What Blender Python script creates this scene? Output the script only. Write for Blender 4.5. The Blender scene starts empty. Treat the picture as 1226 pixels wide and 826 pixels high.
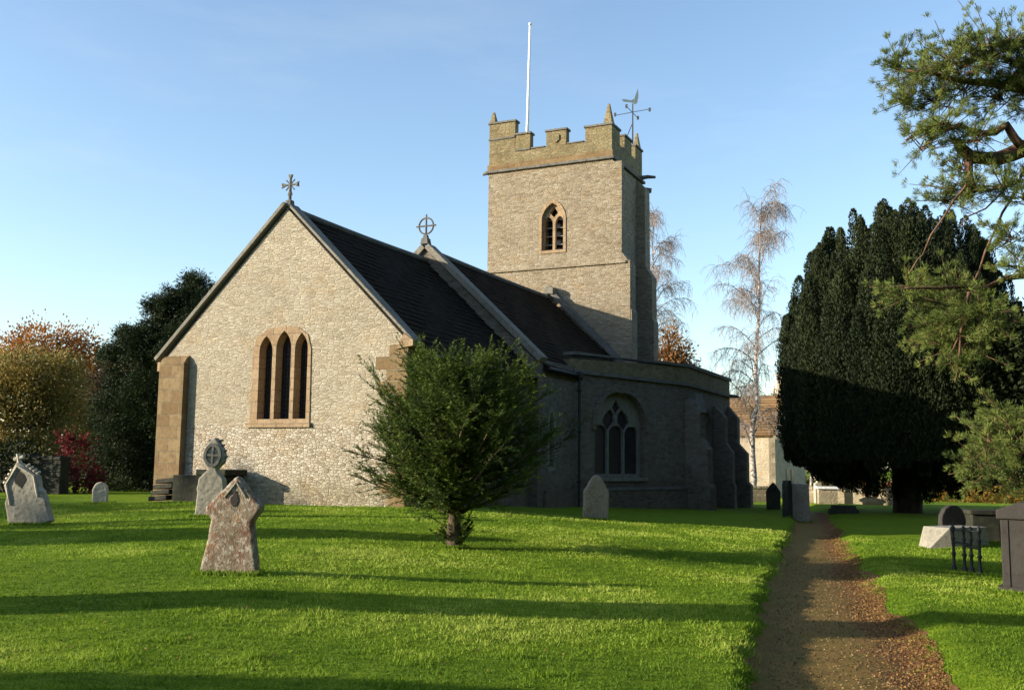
import bpy, math, random
import numpy as np
from mathutils import Vector, Matrix
from mathutils.geometry import tessellate_polygon

random.seed(7)
rng = np.random.default_rng(7)
R = math.radians
scene = bpy.context.scene
col = scene.collection

# ------------------------------------------------------------------ camera
EYE = np.array([0.0, 0.0, 1.55])
FPX, PITCH, ROLL = 1200.0, .1185, .0119
cp, sp, cr, sr = math.cos(PITCH), math.sin(PITCH), math.cos(ROLL), math.sin(ROLL)
FW = np.array([0, cp, sp]); U0 = np.array([0, -sp, cp]); R0 = np.array([1.0, 0, 0])
RT = cr * R0 + sr * U0
UP = -sr * R0 + cr * U0
cam = bpy.data.cameras.new('camera')
cam.sensor_width = 36; cam.sensor_fit = 'HORIZONTAL'; cam.lens = FPX / 1226 * 36
cam.clip_start = .1; cam.clip_end = 3000
co = bpy.data.objects.new('camera', cam); col.objects.link(co)
co.matrix_world = Matrix(((RT[0], UP[0], -FW[0], EYE[0]), (RT[1], UP[1], -FW[1], EYE[1]),
                          (RT[2], UP[2], -FW[2], EYE[2]), (0, 0, 0, 1)))
scene.camera = co

# ------------------------------------------------------------------ light
SUN_EL = R(14.5)
SUN_H = Vector((-.978, -.208)).normalized()          # horizontal direction towards the sun
world = bpy.data.worlds.new('World'); scene.world = world; world.use_nodes = True
wt = world.node_tree; wt.nodes.clear()
sky = wt.nodes.new('ShaderNodeTexSky'); sky.sky_type = 'NISHITA'; sky.sun_disc = False
sky.sun_elevation = SUN_EL
sky.sun_rotation = math.atan2(SUN_H.x, SUN_H.y)
sky.air_density = 1.0; sky.dust_density = .8; sky.ozone_density = 1.7; sky.altitude = 50
bg = wt.nodes.new('ShaderNodeBackground'); bg.inputs[1].default_value = .15
wo = wt.nodes.new('ShaderNodeOutputWorld')
tcw = wt.nodes.new('ShaderNodeTexCoord'); mpw = wt.nodes.new('ShaderNodeMapping'); mpw.inputs['Scale'].default_value = (2.2, 2.2, 9.0)
nzw = wt.nodes.new('ShaderNodeTexNoise'); nzw.inputs['Scale'].default_value = 1.6; nzw.inputs['Detail'].default_value = 7; nzw.inputs['Roughness'].default_value = .62
wt.links.new(tcw.outputs['Generated'], mpw.inputs['Vector']); wt.links.new(mpw.outputs[0], nzw.inputs['Vector'])
rpw = wt.nodes.new('ShaderNodeValToRGB'); rpw.color_ramp.elements[0].position = .52; rpw.color_ramp.elements[1].position = .85
rpw.color_ramp.elements[1].color = (.13, .13, .13, 1); wt.links.new(nzw.outputs['Fac'], rpw.inputs[0])
mxw = wt.nodes.new('ShaderNodeMix'); mxw.data_type = 'RGBA'; mxw.inputs[7].default_value = (3.6, 3.55, 3.6, 1)
wt.links.new(rpw.outputs[0], mxw.inputs[0]); wt.links.new(sky.outputs[0], mxw.inputs[6]); wt.links.new(mxw.outputs[2], bg.inputs[0]); wt.links.new(bg.outputs[0], wo.inputs[0])
sl = bpy.data.lights.new('sun', 'SUN'); sl.energy = 4.8; sl.angle = R(.5); sl.color = (1, .90, .74)
so = bpy.data.objects.new('sun', sl); col.objects.link(so)
sd = Vector((SUN_H.x * math.cos(SUN_EL), SUN_H.y * math.cos(SUN_EL), math.sin(SUN_EL)))
so.rotation_euler = sd.to_track_quat('Z', 'Y').to_euler()
so.location = (-30, -10, 30)
scene.view_settings.view_transform = 'Standard'; scene.view_settings.look = 'None'
scene.view_settings.exposure = 1.05; scene.view_settings.gamma = 1
scene.view_settings.use_curve_mapping = False

# ------------------------------------------------------------------ helpers
def at(px, py, D):
    """point seen in direction (px, py) at forward distance D"""
    d = FW + (px - 613) / FPX * RT - (py - 413) / FPX * UP
    return EYE + d * (D / d[1])

def tag(o, label=None, cat=None, group=None, kind=None):
    if label: o['label'] = label
    if cat: o['category'] = cat
    if group: o['group'] = group
    if kind: o['kind'] = kind
    return o

def empty(name, loc, rz=0, rx=0, ry=0):
    o = bpy.data.objects.new(name, None); col.objects.link(o)
    o.location = [float(v) for v in loc]; o.rotation_euler = (rx, ry, rz); o.empty_display_size = .3
    return o

class MB:
    """collects shapes and links them as one mesh object"""
    def __init__(s): s.v = []; s.f = []; s.off = (0, 0, 0)
    def add(s, vs, fs):
        b = len(s.v); s.v += [tuple(float(c) for c in v) for v in vs]
        s.f += [tuple(b + i for i in f) for f in fs]; return s
    def box(s, x0, x1, y0, y1, z0, z1, tf=None, taper=0):
        t = taper
        vs = [(x0, y0, z0), (x1, y0, z0), (x1, y1, z0), (x0, y1, z0),
              (x0 + t, y0 + t, z1), (x1 - t, y0 + t, z1), (x1 - t, y1 - t, z1), (x0 + t, y1 - t, z1)]
        if tf: vs = [tf(*v) for v in vs]
        return s.add(vs, [(0, 3, 2, 1), (4, 5, 6, 7), (0, 1, 5, 4), (1, 2, 6, 5), (2, 3, 7, 6), (3, 0, 4, 7)])
    def slab(s, outer, holes, t0, t1, tf):
        """outline with holes in (a, z), from depth t0 (front) to t1; tf(a, depth, z) -> point"""
        loops = [list(outer)] + [list(h) for h in holes]
        tri = tessellate_polygon([[Vector((p[0], p[1], 0)) for p in lp] for lp in loops])
        flat = [p for lp in loops for p in lp]; n = len(flat)
        vs = [tf(p[0], t0, p[1]) for p in flat] + [tf(p[0], t1, p[1]) for p in flat]
        fs = []
        for t in tri:
            a, b, c = (flat[i] for i in t)
            ar = (b[0] - a[0]) * (c[1] - a[1]) - (b[1] - a[1]) * (c[0] - a[0])
            if abs(ar) < 1e-9: continue
            if ar < 0: t = (t[0], t[2], t[1])
            fs.append(tuple(t)); fs.append((t[0] + n, t[2] + n, t[1] + n))
        k = 0
        for lp in loops:
            m = len(lp)
            for i in range(m):
                a, b = k + i, k + (i + 1) % m
                fs.append((a, a + n, b + n, b))
            k += m
        return s.add(vs, fs)
    def tube(s, pts, rad, n=8, cap=True):
        pts = [Vector([float(c) for c in p]) for p in pts]
        if not hasattr(rad, '__len__'): rad = [rad] * len(pts)
        vs = []; fs = []; N = len(pts); ref = None
        for i, p in enumerate(pts):
            d = (pts[min(i + 1, N - 1)] - pts[max(i - 1, 0)])
            d = d.normalized() if d.length > 1e-9 else Vector((0, 0, 1))
            if ref is None:
                ref = d.cross(Vector((1, 0, 0)) if abs(d.x) < .8 else Vector((0, 1, 0))).normalized()
            else:
                ref = (ref - d * ref.dot(d)); ref = ref.normalized() if ref.length > 1e-6 else d.orthogonal().normalized()
            bi = d.cross(ref)
            for k in range(n):
                a = 2 * math.pi * k / n
                vs.append(p + (ref * math.cos(a) + bi * math.sin(a)) * rad[i])
        for i in range(N - 1):
            for k in range(n):
                fs.append((i * n + k, i * n + (k + 1) % n, (i + 1) * n + (k + 1) % n, (i + 1) * n + k))
        if cap:
            fs.append(tuple(range(n - 1, -1, -1))); fs.append(tuple((N - 1) * n + k for k in range(n)))
        return s.add(vs, fs)
    def lathe(s, prof, c=(0, 0, 0), n=12):
        return s.tube([(c[0], c[1], c[2] + z) for r, z in prof], [max(r, .001) for r, z in prof], n)
    def build(s, name, m, parent=None, smooth=False, bevel=0, fix=True):
        me = bpy.data.meshes.new(name); me.from_pydata(s.v, [], s.f); me.update()
        if fix:
            import bmesh
            bm = bmesh.new(); bm.from_mesh(me)
            bmesh.ops.recalc_face_normals(bm, faces=bm.faces); bm.to_mesh(me); bm.free()
        if smooth: me.polygons.foreach_set('use_smooth', [True] * len(me.polygons))
        me.materials.append(m)
        o = bpy.data.objects.new(name, me); col.objects.link(o)
        if parent: o.parent = parent
        if bevel:
            b = o.modifiers.new('bevel', 'BEVEL'); b.width = bevel; b.segments = 2; b.limit_method = 'ANGLE'
        return o

def arch(x0, x1, z0, zs, za, n=8):
    """pointed arch outline"""
    xm = (x0 + x1) / 2; w = (x1 - x0) / 2; h = za - zs
    r = (w * w + h * h) / (2 * w)
    pts = [(x0, z0), (x1, z0)]
    a1 = math.acos(max(-1, min(1, (r - w) / r)))
    for i in range(n + 1):
        a = a1 * i / n
        pts.append((x1 - r + r * math.cos(a), zs + r * math.sin(a)))
    for i in range(n - 1, -1, -1):
        a = a1 * i / n
        pts.append((x0 + r - r * math.cos(a), zs + r * math.sin(a)))
    return pts

# ------------------------------------------------------------------ materials
def new_mat(name):
    m = bpy.data.materials.new(name); m.use_nodes = True
    nt = m.node_tree; nt.nodes.clear()
    out = nt.nodes.new('ShaderNodeOutputMaterial'); b = nt.nodes.new('ShaderNodeBsdfPrincipled')
    nt.links.new(b.outputs[0], out.inputs[0])
    b.inputs['Roughness'].default_value = .9
    b.inputs['Specular IOR Level'].default_value = .2
    return m, nt, b, out

def N(nt, t, **kw):
    n = nt.nodes.new(t)
    for k, v in kw.items():
        if k in n.inputs.keys(): n.inputs[k].default_value = v
        else: setattr(n, k, v)
    return n

def ramp(nt, src, stops):
    r = nt.nodes.new('ShaderNodeValToRGB')
    e = r.color_ramp.elements
    while len(e) > 1: e.remove(e[-1])
    e[0].position = stops[0][0]; e[0].color = (*stops[0][1], 1)
    for p, c in stops[1:]:
        q = e.new(p); q.color = (*c, 1)
    nt.links.new(src, r.inputs[0]); return r.outputs[0]

def mixc(nt, fac, a, b, mode='MIX'):
    m = nt.nodes.new('ShaderNodeMix'); m.data_type = 'RGBA'; m.blend_type = mode
    for sock, v in ((m.inputs[0], fac), (m.inputs[6], a), (m.inputs[7], b)):
        if isinstance(v, (int, float)): sock.default_value = v
        elif isinstance(v, tuple): sock.default_value = (*v, 1)
        else: nt.links.new(v, sock)
    return m.outputs[2]

def math_(nt, op, a, b=None, c=None):
    m = nt.nodes.new('ShaderNodeMath'); m.operation = op
    for i, v in enumerate((a, b, c)):
        if v is None: continue
        if isinstance(v, (int, float)): m.inputs[i].default_value = v
        else: nt.links.new(v, m.inputs[i])
    return m.outputs[0]

def coords(nt, scale=(1, 1, 1), world_space=False, warp=0, wscale=3):
    if world_space:
        src = N(nt, 'ShaderNodeNewGeometry').outputs['Position']
    else:
        src = N(nt, 'ShaderNodeTexCoord').outputs['Object']
    if warp:
        nz = N(nt, 'ShaderNodeTexNoise', Scale=wscale, Detail=2.0); nt.links.new(src, nz.inputs['Vector'])
        v1 = nt.nodes.new('ShaderNodeVectorMath'); v1.operation = 'MULTIPLY_ADD'
        nt.links.new(nz.outputs['Color'], v1.inputs[0]); v1.inputs[1].default_value = (warp,) * 3
        nt.links.new(src, v1.inputs[2]); src = v1.outputs[0]
    mp = N(nt, 'ShaderNodeMapping'); mp.inputs['Scale'].default_value = scale
    nt.links.new(src, mp.inputs['Vector']); return mp.outputs[0]

def noise(nt, vec, scale, detail=4.0, rough=.6):
    n = N(nt, 'ShaderNodeTexNoise', Scale=scale, Detail=detail, Roughness=rough)
    nt.links.new(vec, n.inputs['Vector']); return n.outputs['Fac']

def bump(nt, b, h, strength=.6, dist=.03):
    bp = N(nt, 'ShaderNodeBump', Strength=strength, Distance=dist)
    nt.links.new(h, bp.inputs['Height']); nt.links.new(bp.outputs[0], b.inputs['Normal'])

def rubble(name, stones, mortar, scale=(3.2, 3.2, 8.0), lichen=(.5, .48, .42), lichen_amt=.35, rough=.5, dist=.02):
    """courses of irregular stones with recessed mortar"""
    m, nt, b, out = new_mat(name)
    v = coords(nt, scale, warp=.09, wscale=3.0)
    vo = N(nt, 'ShaderNodeTexVoronoi', feature='F1', Randomness=.9, Scale=1.0); nt.links.new(v, vo.inputs['Vector'])
    ve = N(nt, 'ShaderNodeTexVoronoi', feature='DISTANCE_TO_EDGE', Randomness=.9, Scale=1.0); nt.links.new(v, ve.inputs['Vector'])
    sep = N(nt, 'ShaderNodeSeparateColor'); nt.links.new(vo.outputs['Color'], sep.inputs[0])
    n_ = len(stones) - 1
    c = ramp(nt, sep.outputs[0], [(i / n_, s) for i, s in enumerate(stones)])
    ob = coords(nt)
    big = noise(nt, ob, .55, 5, .65)
    fine = noise(nt, coords(nt, (1, 1, 1.7)), 13, 5, .75)
    mid = noise(nt, ob, 2.6, 6, .7)
    pit = noise(nt, coords(nt, (1, 1, 2.0)), 7.5, 3, .6)
    c = mixc(nt, math_(nt, 'MULTIPLY', ramp(nt, mid, [(.48, (0, 0, 0)), (.66, (1, 1, 1))]), lichen_amt), c, lichen)
    c = mixc(nt, rough, c, ramp(nt, fine, [(.28, (.42, .40, .37)), (.5, (1.0, 1.0, 1.0)), (.75, (1.32, 1.32, 1.32))]), 'MULTIPLY')
    c = mixc(nt, .75, c, ramp(nt, pit, [(.24, (.40, .37, .32)), (.36, (1.0, 1.0, 1.0))]), 'MULTIPLY')
    pat = noise(nt, coords(nt, (.8, .8, 1.5)), 1.15, 6, .7)
    c = mixc(nt, ramp(nt, pat, [(.52, (0, 0, 0)), (.66, (.5, .5, .5))]), c, mixc(nt, 1.0, c, (1.0, .82, .62), 'MULTIPLY'))
    c = mixc(nt, ramp(nt, pat, [(.30, (.45, .45, .45)), (.42, (0, 0, 0))]), c, mixc(nt, 1.0, c, (.66, .64, .62), 'MULTIPLY'))
    c = mixc(nt, .6, c, ramp(nt, big, [(.3, (.74, .71, .66)), (.65, (1.12, 1.1, 1.06))]), 'MULTIPLY')
    sz = N(nt, 'ShaderNodeSeparateXYZ'); nt.links.new(ob, sz.inputs[0])
    damp = ramp(nt, math_(nt, 'ADD', sz.outputs[2], math_(nt, 'MULTIPLY', mid, -.9)), [(.0, (.6, .6, .6)), (.25, (0, 0, 0))])
    c = mixc(nt, damp, c, mixc(nt, 1.0, c, (.62, .62, .50), 'MULTIPLY'))
    edge = ramp(nt, ve.outputs['Distance'], [(.0, (0, 0, 0)), (.13, (1, 1, 1))])
    mo = mixc(nt, math_(nt, 'ADD', edge, math_(nt, 'MULTIPLY', mid, .5)), mortar, c)
    nt.links.new(mo, b.inputs['Base Color'])
    h = math_(nt, 'ADD', math_(nt, 'MULTIPLY', edge, .6), math_(nt, 'ADD', math_(nt, 'MULTIPLY', fine, .7), math_(nt, 'MULTIPLY', sep.outputs[1], .7)))
    bump(nt, b, h, .9, dist)
    return m

def ashlar(name, cols, w, hgt, mortar, dark=(.16, .11, .07)):
    """squared blocks, coursed in z; any vertical face"""
    m, nt, b, out = new_mat(name)
    src = coords(nt, warp=.02, wscale=4)
    sx = N(nt, 'ShaderNodeSeparateXYZ'); nt.links.new(src, sx.inputs[0])
    cb = N(nt, 'ShaderNodeCombineXYZ'); nt.links.new(math_(nt, 'ADD', sx.outputs[0], sx.outputs[1]), cb.inputs[0]); nt.links.new(sx.outputs[2], cb.inputs[1])
    br = N(nt, 'ShaderNodeTexBrick', Scale=1.0); br.inputs['Brick Width'].default_value = w; br.inputs['Row Height'].default_value = hgt
    br.inputs['Mortar Size'].default_value = .012; br.inputs['Mortar Smooth'].default_value = .6
    br.inputs['Color1'].default_value = (*cols[0], 1); br.inputs['Color2'].default_value = (*cols[1], 1); br.inputs['Mortar'].default_value = (*mortar, 1)
    nt.links.new(cb.outputs[0], br.inputs['Vector'])
    ob = coords(nt); n1 = noise(nt, ob, 1.9, 6, .7); n2 = noise(nt, ob, 12, 5, .75)
    c = mixc(nt, ramp(nt, n1, [(.5, (0, 0, 0)), (.7, (.75, .75, .75))]), br.outputs[0], dark)
    c = mixc(nt, .65, c, ramp(nt, n2, [(.28, (.5, .48, .45)), (.52, (1, 1, 1)), (.8, (1.35, 1.35, 1.32))]), 'MULTIPLY')
    nt.links.new(c, b.inputs['Base Color'])
    bump(nt, b, math_(nt, 'ADD', n2, math_(nt, 'MULTIPLY', br.outputs['Fac'], -.6)), .8, .018); return m

def stone(name, a, bcol, spots=(.42, .40, .34), spot_amt=.5, spot2=None, dist=.012, sc=1.0):
    m, nt, b, out = new_mat(name)
    ob = coords(nt)
    n1 = noise(nt, ob, 1.6 * sc, 6, .65); n2 = noise(nt, ob, 9 * sc, 5, .7); n3 = noise(nt, ob, 40 * sc, 3, .6)
    c = ramp(nt, n1, [(.3, a), (.7, bcol)])
    c = mixc(nt, math_(nt, 'MULTIPLY', ramp(nt, n2, [(.52, (0, 0, 0)), (.62, (1, 1, 1))]), spot_amt), c, spots)
    if spot2:
        vo = noise(nt, coords(nt, (1, 1, 1.2)), 3.1 * sc, 5, .75)
        c = mixc(nt, math_(nt, 'MULTIPLY', ramp(nt, vo, [(.56, (0, 0, 0)), (.64, (1, 1, 1))]), .8), c, spot2)
    c = mixc(nt, .5, c, ramp(nt, n3, [(.3, (.6, .6, .6)), (.7, (1.2, 1.2, 1.2))]), 'MULTIPLY')
    nt.links.new(c, b.inputs['Base Color'])
    bump(nt, b, math_(nt, 'ADD', math_(nt, 'MULTIPLY', n2, .8), math_(nt, 'MULTIPLY', n3, .4)), .8, dist)
    return m

def plain(name, c, rough=.6, metal=0, spec=.3):
    m, nt, b, out = new_mat(name)
    ob = coords(nt); n = noise(nt, ob, 9, 4)
    cc = mixc(nt, 1.0, c, ramp(nt, n, [(.3, (.75, .75, .75)), (.7, (1.15, 1.15, 1.15))]), 'MULTIPLY')
    nt.links.new(cc, b.inputs['Base Color'])
    b.inputs['Roughness'].default_value = rough; b.inputs['Metallic'].default_value = metal
    b.inputs['Specular IOR Level'].default_value = spec
    return m

def foliage(name, a, bcol, c3=None, trans=.25, patch=None):
    m, nt, b, out = new_mat(name)
    at_ = N(nt, 'ShaderNodeAttribute', attribute_name='tint')
    st = [(0, a), (.6, bcol)] + ([(1, c3)] if c3 else [])
    c = ramp(nt, at_.outputs['Fac'], st)
    if patch:
        n = noise(nt, coords(nt, world_space=True), patch[0], 3)
        c = mixc(nt, ramp(nt, n, [(.45, (0, 0, 0)), (.6, (1, 1, 1))]), c, patch[1])
    nt.links.new(c, b.inputs['Base Color']); b.inputs['Roughness'].default_value = .7
    tr = N(nt, 'ShaderNodeBsdfTranslucent'); nt.links.new(c, tr.inputs[0])
    mx = N(nt, 'ShaderNodeMixShader'); mx.inputs[0].default_value = trans
    nt.links.new(b.outputs[0], mx.inputs[1]); nt.links.new(tr.outputs[0], mx.inputs[2])
    nt.links.new(mx.outputs[0], out.inputs[0])
    return m

def bark(name, a, bcol, zs=.35, sc=6, contrast=(.4, .62)):
    m, nt, b, out = new_mat(name)
    n = noise(nt, coords(nt, (1, 1, zs)), sc, 5, .7)
    nt.links.new(ramp(nt, n, [(contrast[0], a), (contrast[1], bcol)]), b.inputs['Base Color'])
    bump(nt, b, n, .8, .03); return m

M = {}
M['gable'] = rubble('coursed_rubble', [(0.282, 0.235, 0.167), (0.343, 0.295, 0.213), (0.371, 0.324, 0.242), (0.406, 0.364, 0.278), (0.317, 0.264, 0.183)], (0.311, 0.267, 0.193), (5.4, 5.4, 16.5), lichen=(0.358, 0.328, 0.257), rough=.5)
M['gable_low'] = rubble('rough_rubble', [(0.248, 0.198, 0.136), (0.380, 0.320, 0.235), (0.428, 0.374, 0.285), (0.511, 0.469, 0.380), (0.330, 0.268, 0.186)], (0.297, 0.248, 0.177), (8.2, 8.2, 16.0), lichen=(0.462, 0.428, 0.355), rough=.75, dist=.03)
M['nave'] = rubble('shade_darkened_rubble', [(0.106, 0.087, 0.070), (0.150, 0.129, 0.105), (0.180, 0.157, 0.127), (0.128, 0.105, 0.083)], (0.136, 0.119, 0.095), (4.2, 4.2, 11.0), lichen=(0.210, 0.181, 0.146), lichen_amt=.3)  # same stone as the lit walls, colour darkened for the shaded side
M['tower'] = rubble('tower_rubble', [(0.176, 0.142, 0.093), (0.248, 0.208, 0.145), (0.288, 0.247, 0.179), (0.228, 0.181, 0.118), (0.320, 0.283, 0.218)], (0.222, 0.187, 0.138), (4.4, 4.4, 11.5), lichen=(0.261, 0.237, 0.187), rough=.65)
M['parapet'] = rubble('parapet_rubble', [(0.145, 0.119, 0.063), (0.211, 0.175, 0.096), (0.244, 0.208, 0.122), (0.185, 0.139, 0.073)], (0.158, 0.132, 0.076), (4.0, 4.0, 9.0), lichen=(0.132, 0.129, 0.073), lichen_amt=.6, rough=.65)
M['ham'] = ashlar('brown_dressed_stone', ((0.282, 0.191, 0.107), (0.339, 0.247, 0.150)), .42, .30, (0.232, 0.167, 0.107), (0.199, 0.139, 0.090))
M['quoin'] = ashlar('brown_quoin_blocks', ((0.154, 0.098, 0.045), (0.228, 0.161, 0.081)), .62, .34, (0.189, 0.158, 0.098), (0.114, 0.072, 0.037))
M['coping'] = stone('coping_stone', (0.158, 0.144, 0.115), (0.245, 0.223, 0.180), (0.086, 0.083, 0.061), .6)
M['dark_coping'] = stone('weathered_dark_stone', (.10, .095, .085), (.19, .18, .155), (.05, .05, .045), .6)
M['stone_head'] = stone('grey_headstone', (0.246, 0.221, 0.164), (0.361, 0.328, 0.262), (0.131, 0.123, 0.090), .6)
def lichen_stone(name):
    m, nt, b, out = new_mat(name)
    ob = coords(nt); w = coords(nt, (1, 1, .8), warp=.08, wscale=7)
    n1 = noise(nt, ob, 3, 6, .7); n2 = noise(nt, w, 2.3, 5, .7); n3 = noise(nt, w, 17, 5, .75); n4 = noise(nt, w, 9, 4, .7); n5 = noise(nt, ob, 45, 3, .7)
    c = ramp(nt, n1, [(.3, (.15, .105, .065)), (.7, (.30, .23, .155))])
    c = mixc(nt, ramp(nt, n2, [(.50, (0, 0, 0)), (.60, (.85, .85, .85))]), c, (.18, .062, .034))
    c = mixc(nt, ramp(nt, n4, [(.59, (0, 0, 0)), (.67, (.75, .75, .75))]), c, (.36, .18, .06))
    c = mixc(nt, ramp(nt, n3, [(.49, (0, 0, 0)), (.60, (.85, .85, .85))]), c, (.47, .42, .33))
    c = mixc(nt, .6, c, ramp(nt, n5, [(.3, (.55, .55, .55)), (.7, (1.25, 1.25, 1.25))]), 'MULTIPLY')
    nt.links.new(c, b.inputs['Base Color']); bump(nt, b, math_(nt, 'ADD', n3, n5), .9, .02); return m
M['stone_lichen'] = lichen_stone('lichened_headstone')
M['stone_buff'] = stone('buff_headstone', (.20, .165, .12), (.30, .26, .20), (.15, .10, .06), .6)
M['stone_pale'] = stone('pale_headstone', (.40, .34, .24), (.50, .45, .34), (.3, .26, .18), .4)
M['stone_dark'] = stone('dark_moss_and_shade_stone', (.016, .016, .012), (.045, .042, .03), (.05, .065, .025), .6)  # moss tone of the tombs; also puts shade into a wall and a niche
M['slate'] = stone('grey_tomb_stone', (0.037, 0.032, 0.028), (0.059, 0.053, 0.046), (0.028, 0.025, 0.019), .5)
M['glass'] = plain('dark_leaded_glass', (.018, .018, .022), .25, 0, .5)
M['iron'] = plain('wrought_iron', (.03, .03, .03), .55, .3)
M['lead'] = plain('lead_sheet', (.13, .135, .14), .6)
M['gilt'] = plain('pale_gilt', (.62, .58, .45), .4)
M['white'] = plain('white_paint', (.8, .8, .78), .45)
M['louvre'] = stone('louvre_stone', (.30, .26, .2), (.4, .35, .27), (.2, .17, .12), .4)

def roof_mat(name, cols, sc):
    m, nt, b, out = new_mat(name)
    tc = N(nt, 'ShaderNodeTexCoord'); mp = N(nt, 'ShaderNodeMapping')
    nt.links.new(tc.outputs['Object'], mp.inputs['Vector'])
    # courses run along Y, stacked in Z
    cb = N(nt, 'ShaderNodeCombineXYZ'); sx = N(nt, 'ShaderNodeSeparateXYZ'); nt.links.new(mp.outputs[0], sx.inputs[0])
    nt.links.new(sx.outputs[1], cb.inputs[0]); nt.links.new(sx.outputs[2], cb.inputs[1])
    br = N(nt, 'ShaderNodeTexBrick', Scale=1.0); br.inputs['Brick Width'].default_value = .3 * sc; br.inputs['Row Height'].default_value = .17 * sc
    br.inputs['Mortar Size'].default_value = .012; br.inputs['Color1'].default_value = (*cols[0], 1); br.inputs['Color2'].default_value = (*cols[1], 1)
    br.inputs['Mortar'].default_value = (.015, .013, .012, 1)
    nt.links.new(cb.outputs[0], br.inputs['Vector'])
    n = noise(nt, mp.outputs[0], 2.2, 5, .7)
    c = mixc(nt, ramp(nt, n, [(.5, (0, 0, 0)), (.7, (.7, .7, .7))]), br.outputs[0], cols[2])
    nt.links.new(c, b.inputs['Base Color'])
    b.inputs['Specular IOR Level'].default_value = .03
    bump(nt, b, math_(nt, 'ADD', math_(nt, 'MULTIPLY', br.outputs['Fac'], -1), n), .9, .04); return m
M['roof'] = roof_mat('dark_stone_slates', ((0.019, 0.015, 0.011), (0.032, 0.024, 0.017), (0.024, 0.021, 0.011)), 1)
M['house_roof'] = roof_mat('brown_stone_tiles', ((.17, .10, .05), (.24, .15, .075), (.20, .15, .07)), 1.2)
M['house_wall'] = rubble('house_rubble', [(0.288, 0.241, 0.173), (0.346, 0.295, 0.213), (0.374, 0.322, 0.236), (0.317, 0.255, 0.173)], (0.317, 0.268, 0.196), (3, 3, 6))
M['yard_wall'] = rubble('yard_wall_rubble', [(0.220, 0.176, 0.110), (0.264, 0.220, 0.143), (0.286, 0.248, 0.176), (0.231, 0.182, 0.110)], (0.193, 0.160, 0.105), (3, 3, 6))

# ------------------------------------------------------------------ the ground
PATH_D = np.array([-5, 0, 7.8, 14.8, 23.8, 30, 37, 44, 60.])
PATH_L = np.array([-1.5, -.35, 1.78, 3.74, 6.44, 8.35, 10.4, 12.3, 16.0])
PATH_W = np.array([1.85, 1.85, 1.72, 1.56, 1.36, 1.3, 1.2, 1.2, 1.2])
def ssm(a, b, x):
    t = np.clip((x - a) / (b - a), 0, 1); return t * t * (3 - 2 * t)
def lawn_h(X, D):
    X = np.asarray(X, float); D = np.asarray(D, float)
    z = .012 * np.clip(D, -20, 30) - .045 * np.clip(X + 3, 0, 13)
    z = z + .16 * np.exp(-((X + 3.5) ** 2 + (D - 25.5) ** 2) / 50)
    z = z - .012 * np.clip(D - 46, 0, 40)
    z = z + .018 * np.sin(X * .9 + D * .35) + .014 * np.sin(D * 1.3 - X * .4)
    return z
def edge_wob(D):
    return .045 * np.sin(D * 2.1) + .035 * np.sin(D * 5.3 + 1) + .03 * np.sin(D * 11.7 + 2)
def ground_h(X, D):
    X = np.asarray(X, float); D = np.asarray(D, float)
    s = X - np.interp(D, PATH_D, PATH_L) + edge_wob(D); w = np.interp(D, PATH_D, PATH_W)
    dep = .175 * ssm(-.18, .10, s) * (1 - ssm(w - .25, w + .5, s))
    return lawn_h(X, D) - dep

def grid_mesh(name, X, D, Z, mat):
    n, m = X.shape
    vs = np.stack([X, D, Z], -1).reshape(-1, 3)
    idx = np.arange(n * m).reshape(n, m)
    fs = np.stack([idx[:-1, :-1], idx[:-1, 1:], idx[1:, 1:], idx[1:, :-1]], -1).reshape(-1, 4)
    me = bpy.data.meshes.new(name); me.from_pydata(vs.tolist(), [], fs.tolist()); me.update()
    me.polygons.foreach_set('use_smooth', [True] * len(me.polygons)); me.materials.append(mat)
    o = bpy.data.objects.new(name, me); col.objects.link(o); return o

def lawn_mat():
    m, nt, b, out = new_mat('lawn_turf')
    p = coords(nt, world_space=True)
    st = coords(nt, (1.0, 3.2, 1), world_space=True)
    n1 = noise(nt, p, .35, 4); n2 = noise(nt, st, 2.6, 6, .7); n3 = noise(nt, p, 30, 3, .7)
    c = ramp(nt, n2, [(.3, (.085, .14, .008)), (.5, (.16, .235, .014)), (.72, (.23, .31, .03))])
    c = mixc(nt, .6, c, ramp(nt, n1, [(.35, (.8, .92, .8)), (.65, (1.15, 1.05, 1.0))]), 'MULTIPLY')
    c = mixc(nt, .6, c, ramp(nt, n3, [(.3, (.55, .6, .5)), (.7, (1.3, 1.25, 1.2))]), 'MULTIPLY')
    nt.links.new(c, b.inputs['Base Color']); b.inputs['Roughness'].default_value = .95
    b.inputs['Specular IOR Level'].default_value = .05
    bump(nt, b, math_(nt, 'ADD', math_(nt, 'MULTIPLY', n2, 1.0), math_(nt, 'MULTIPLY', n3, .35)), 1.0, .11)
    return m
M['lawn'] = lawn_mat()
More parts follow.
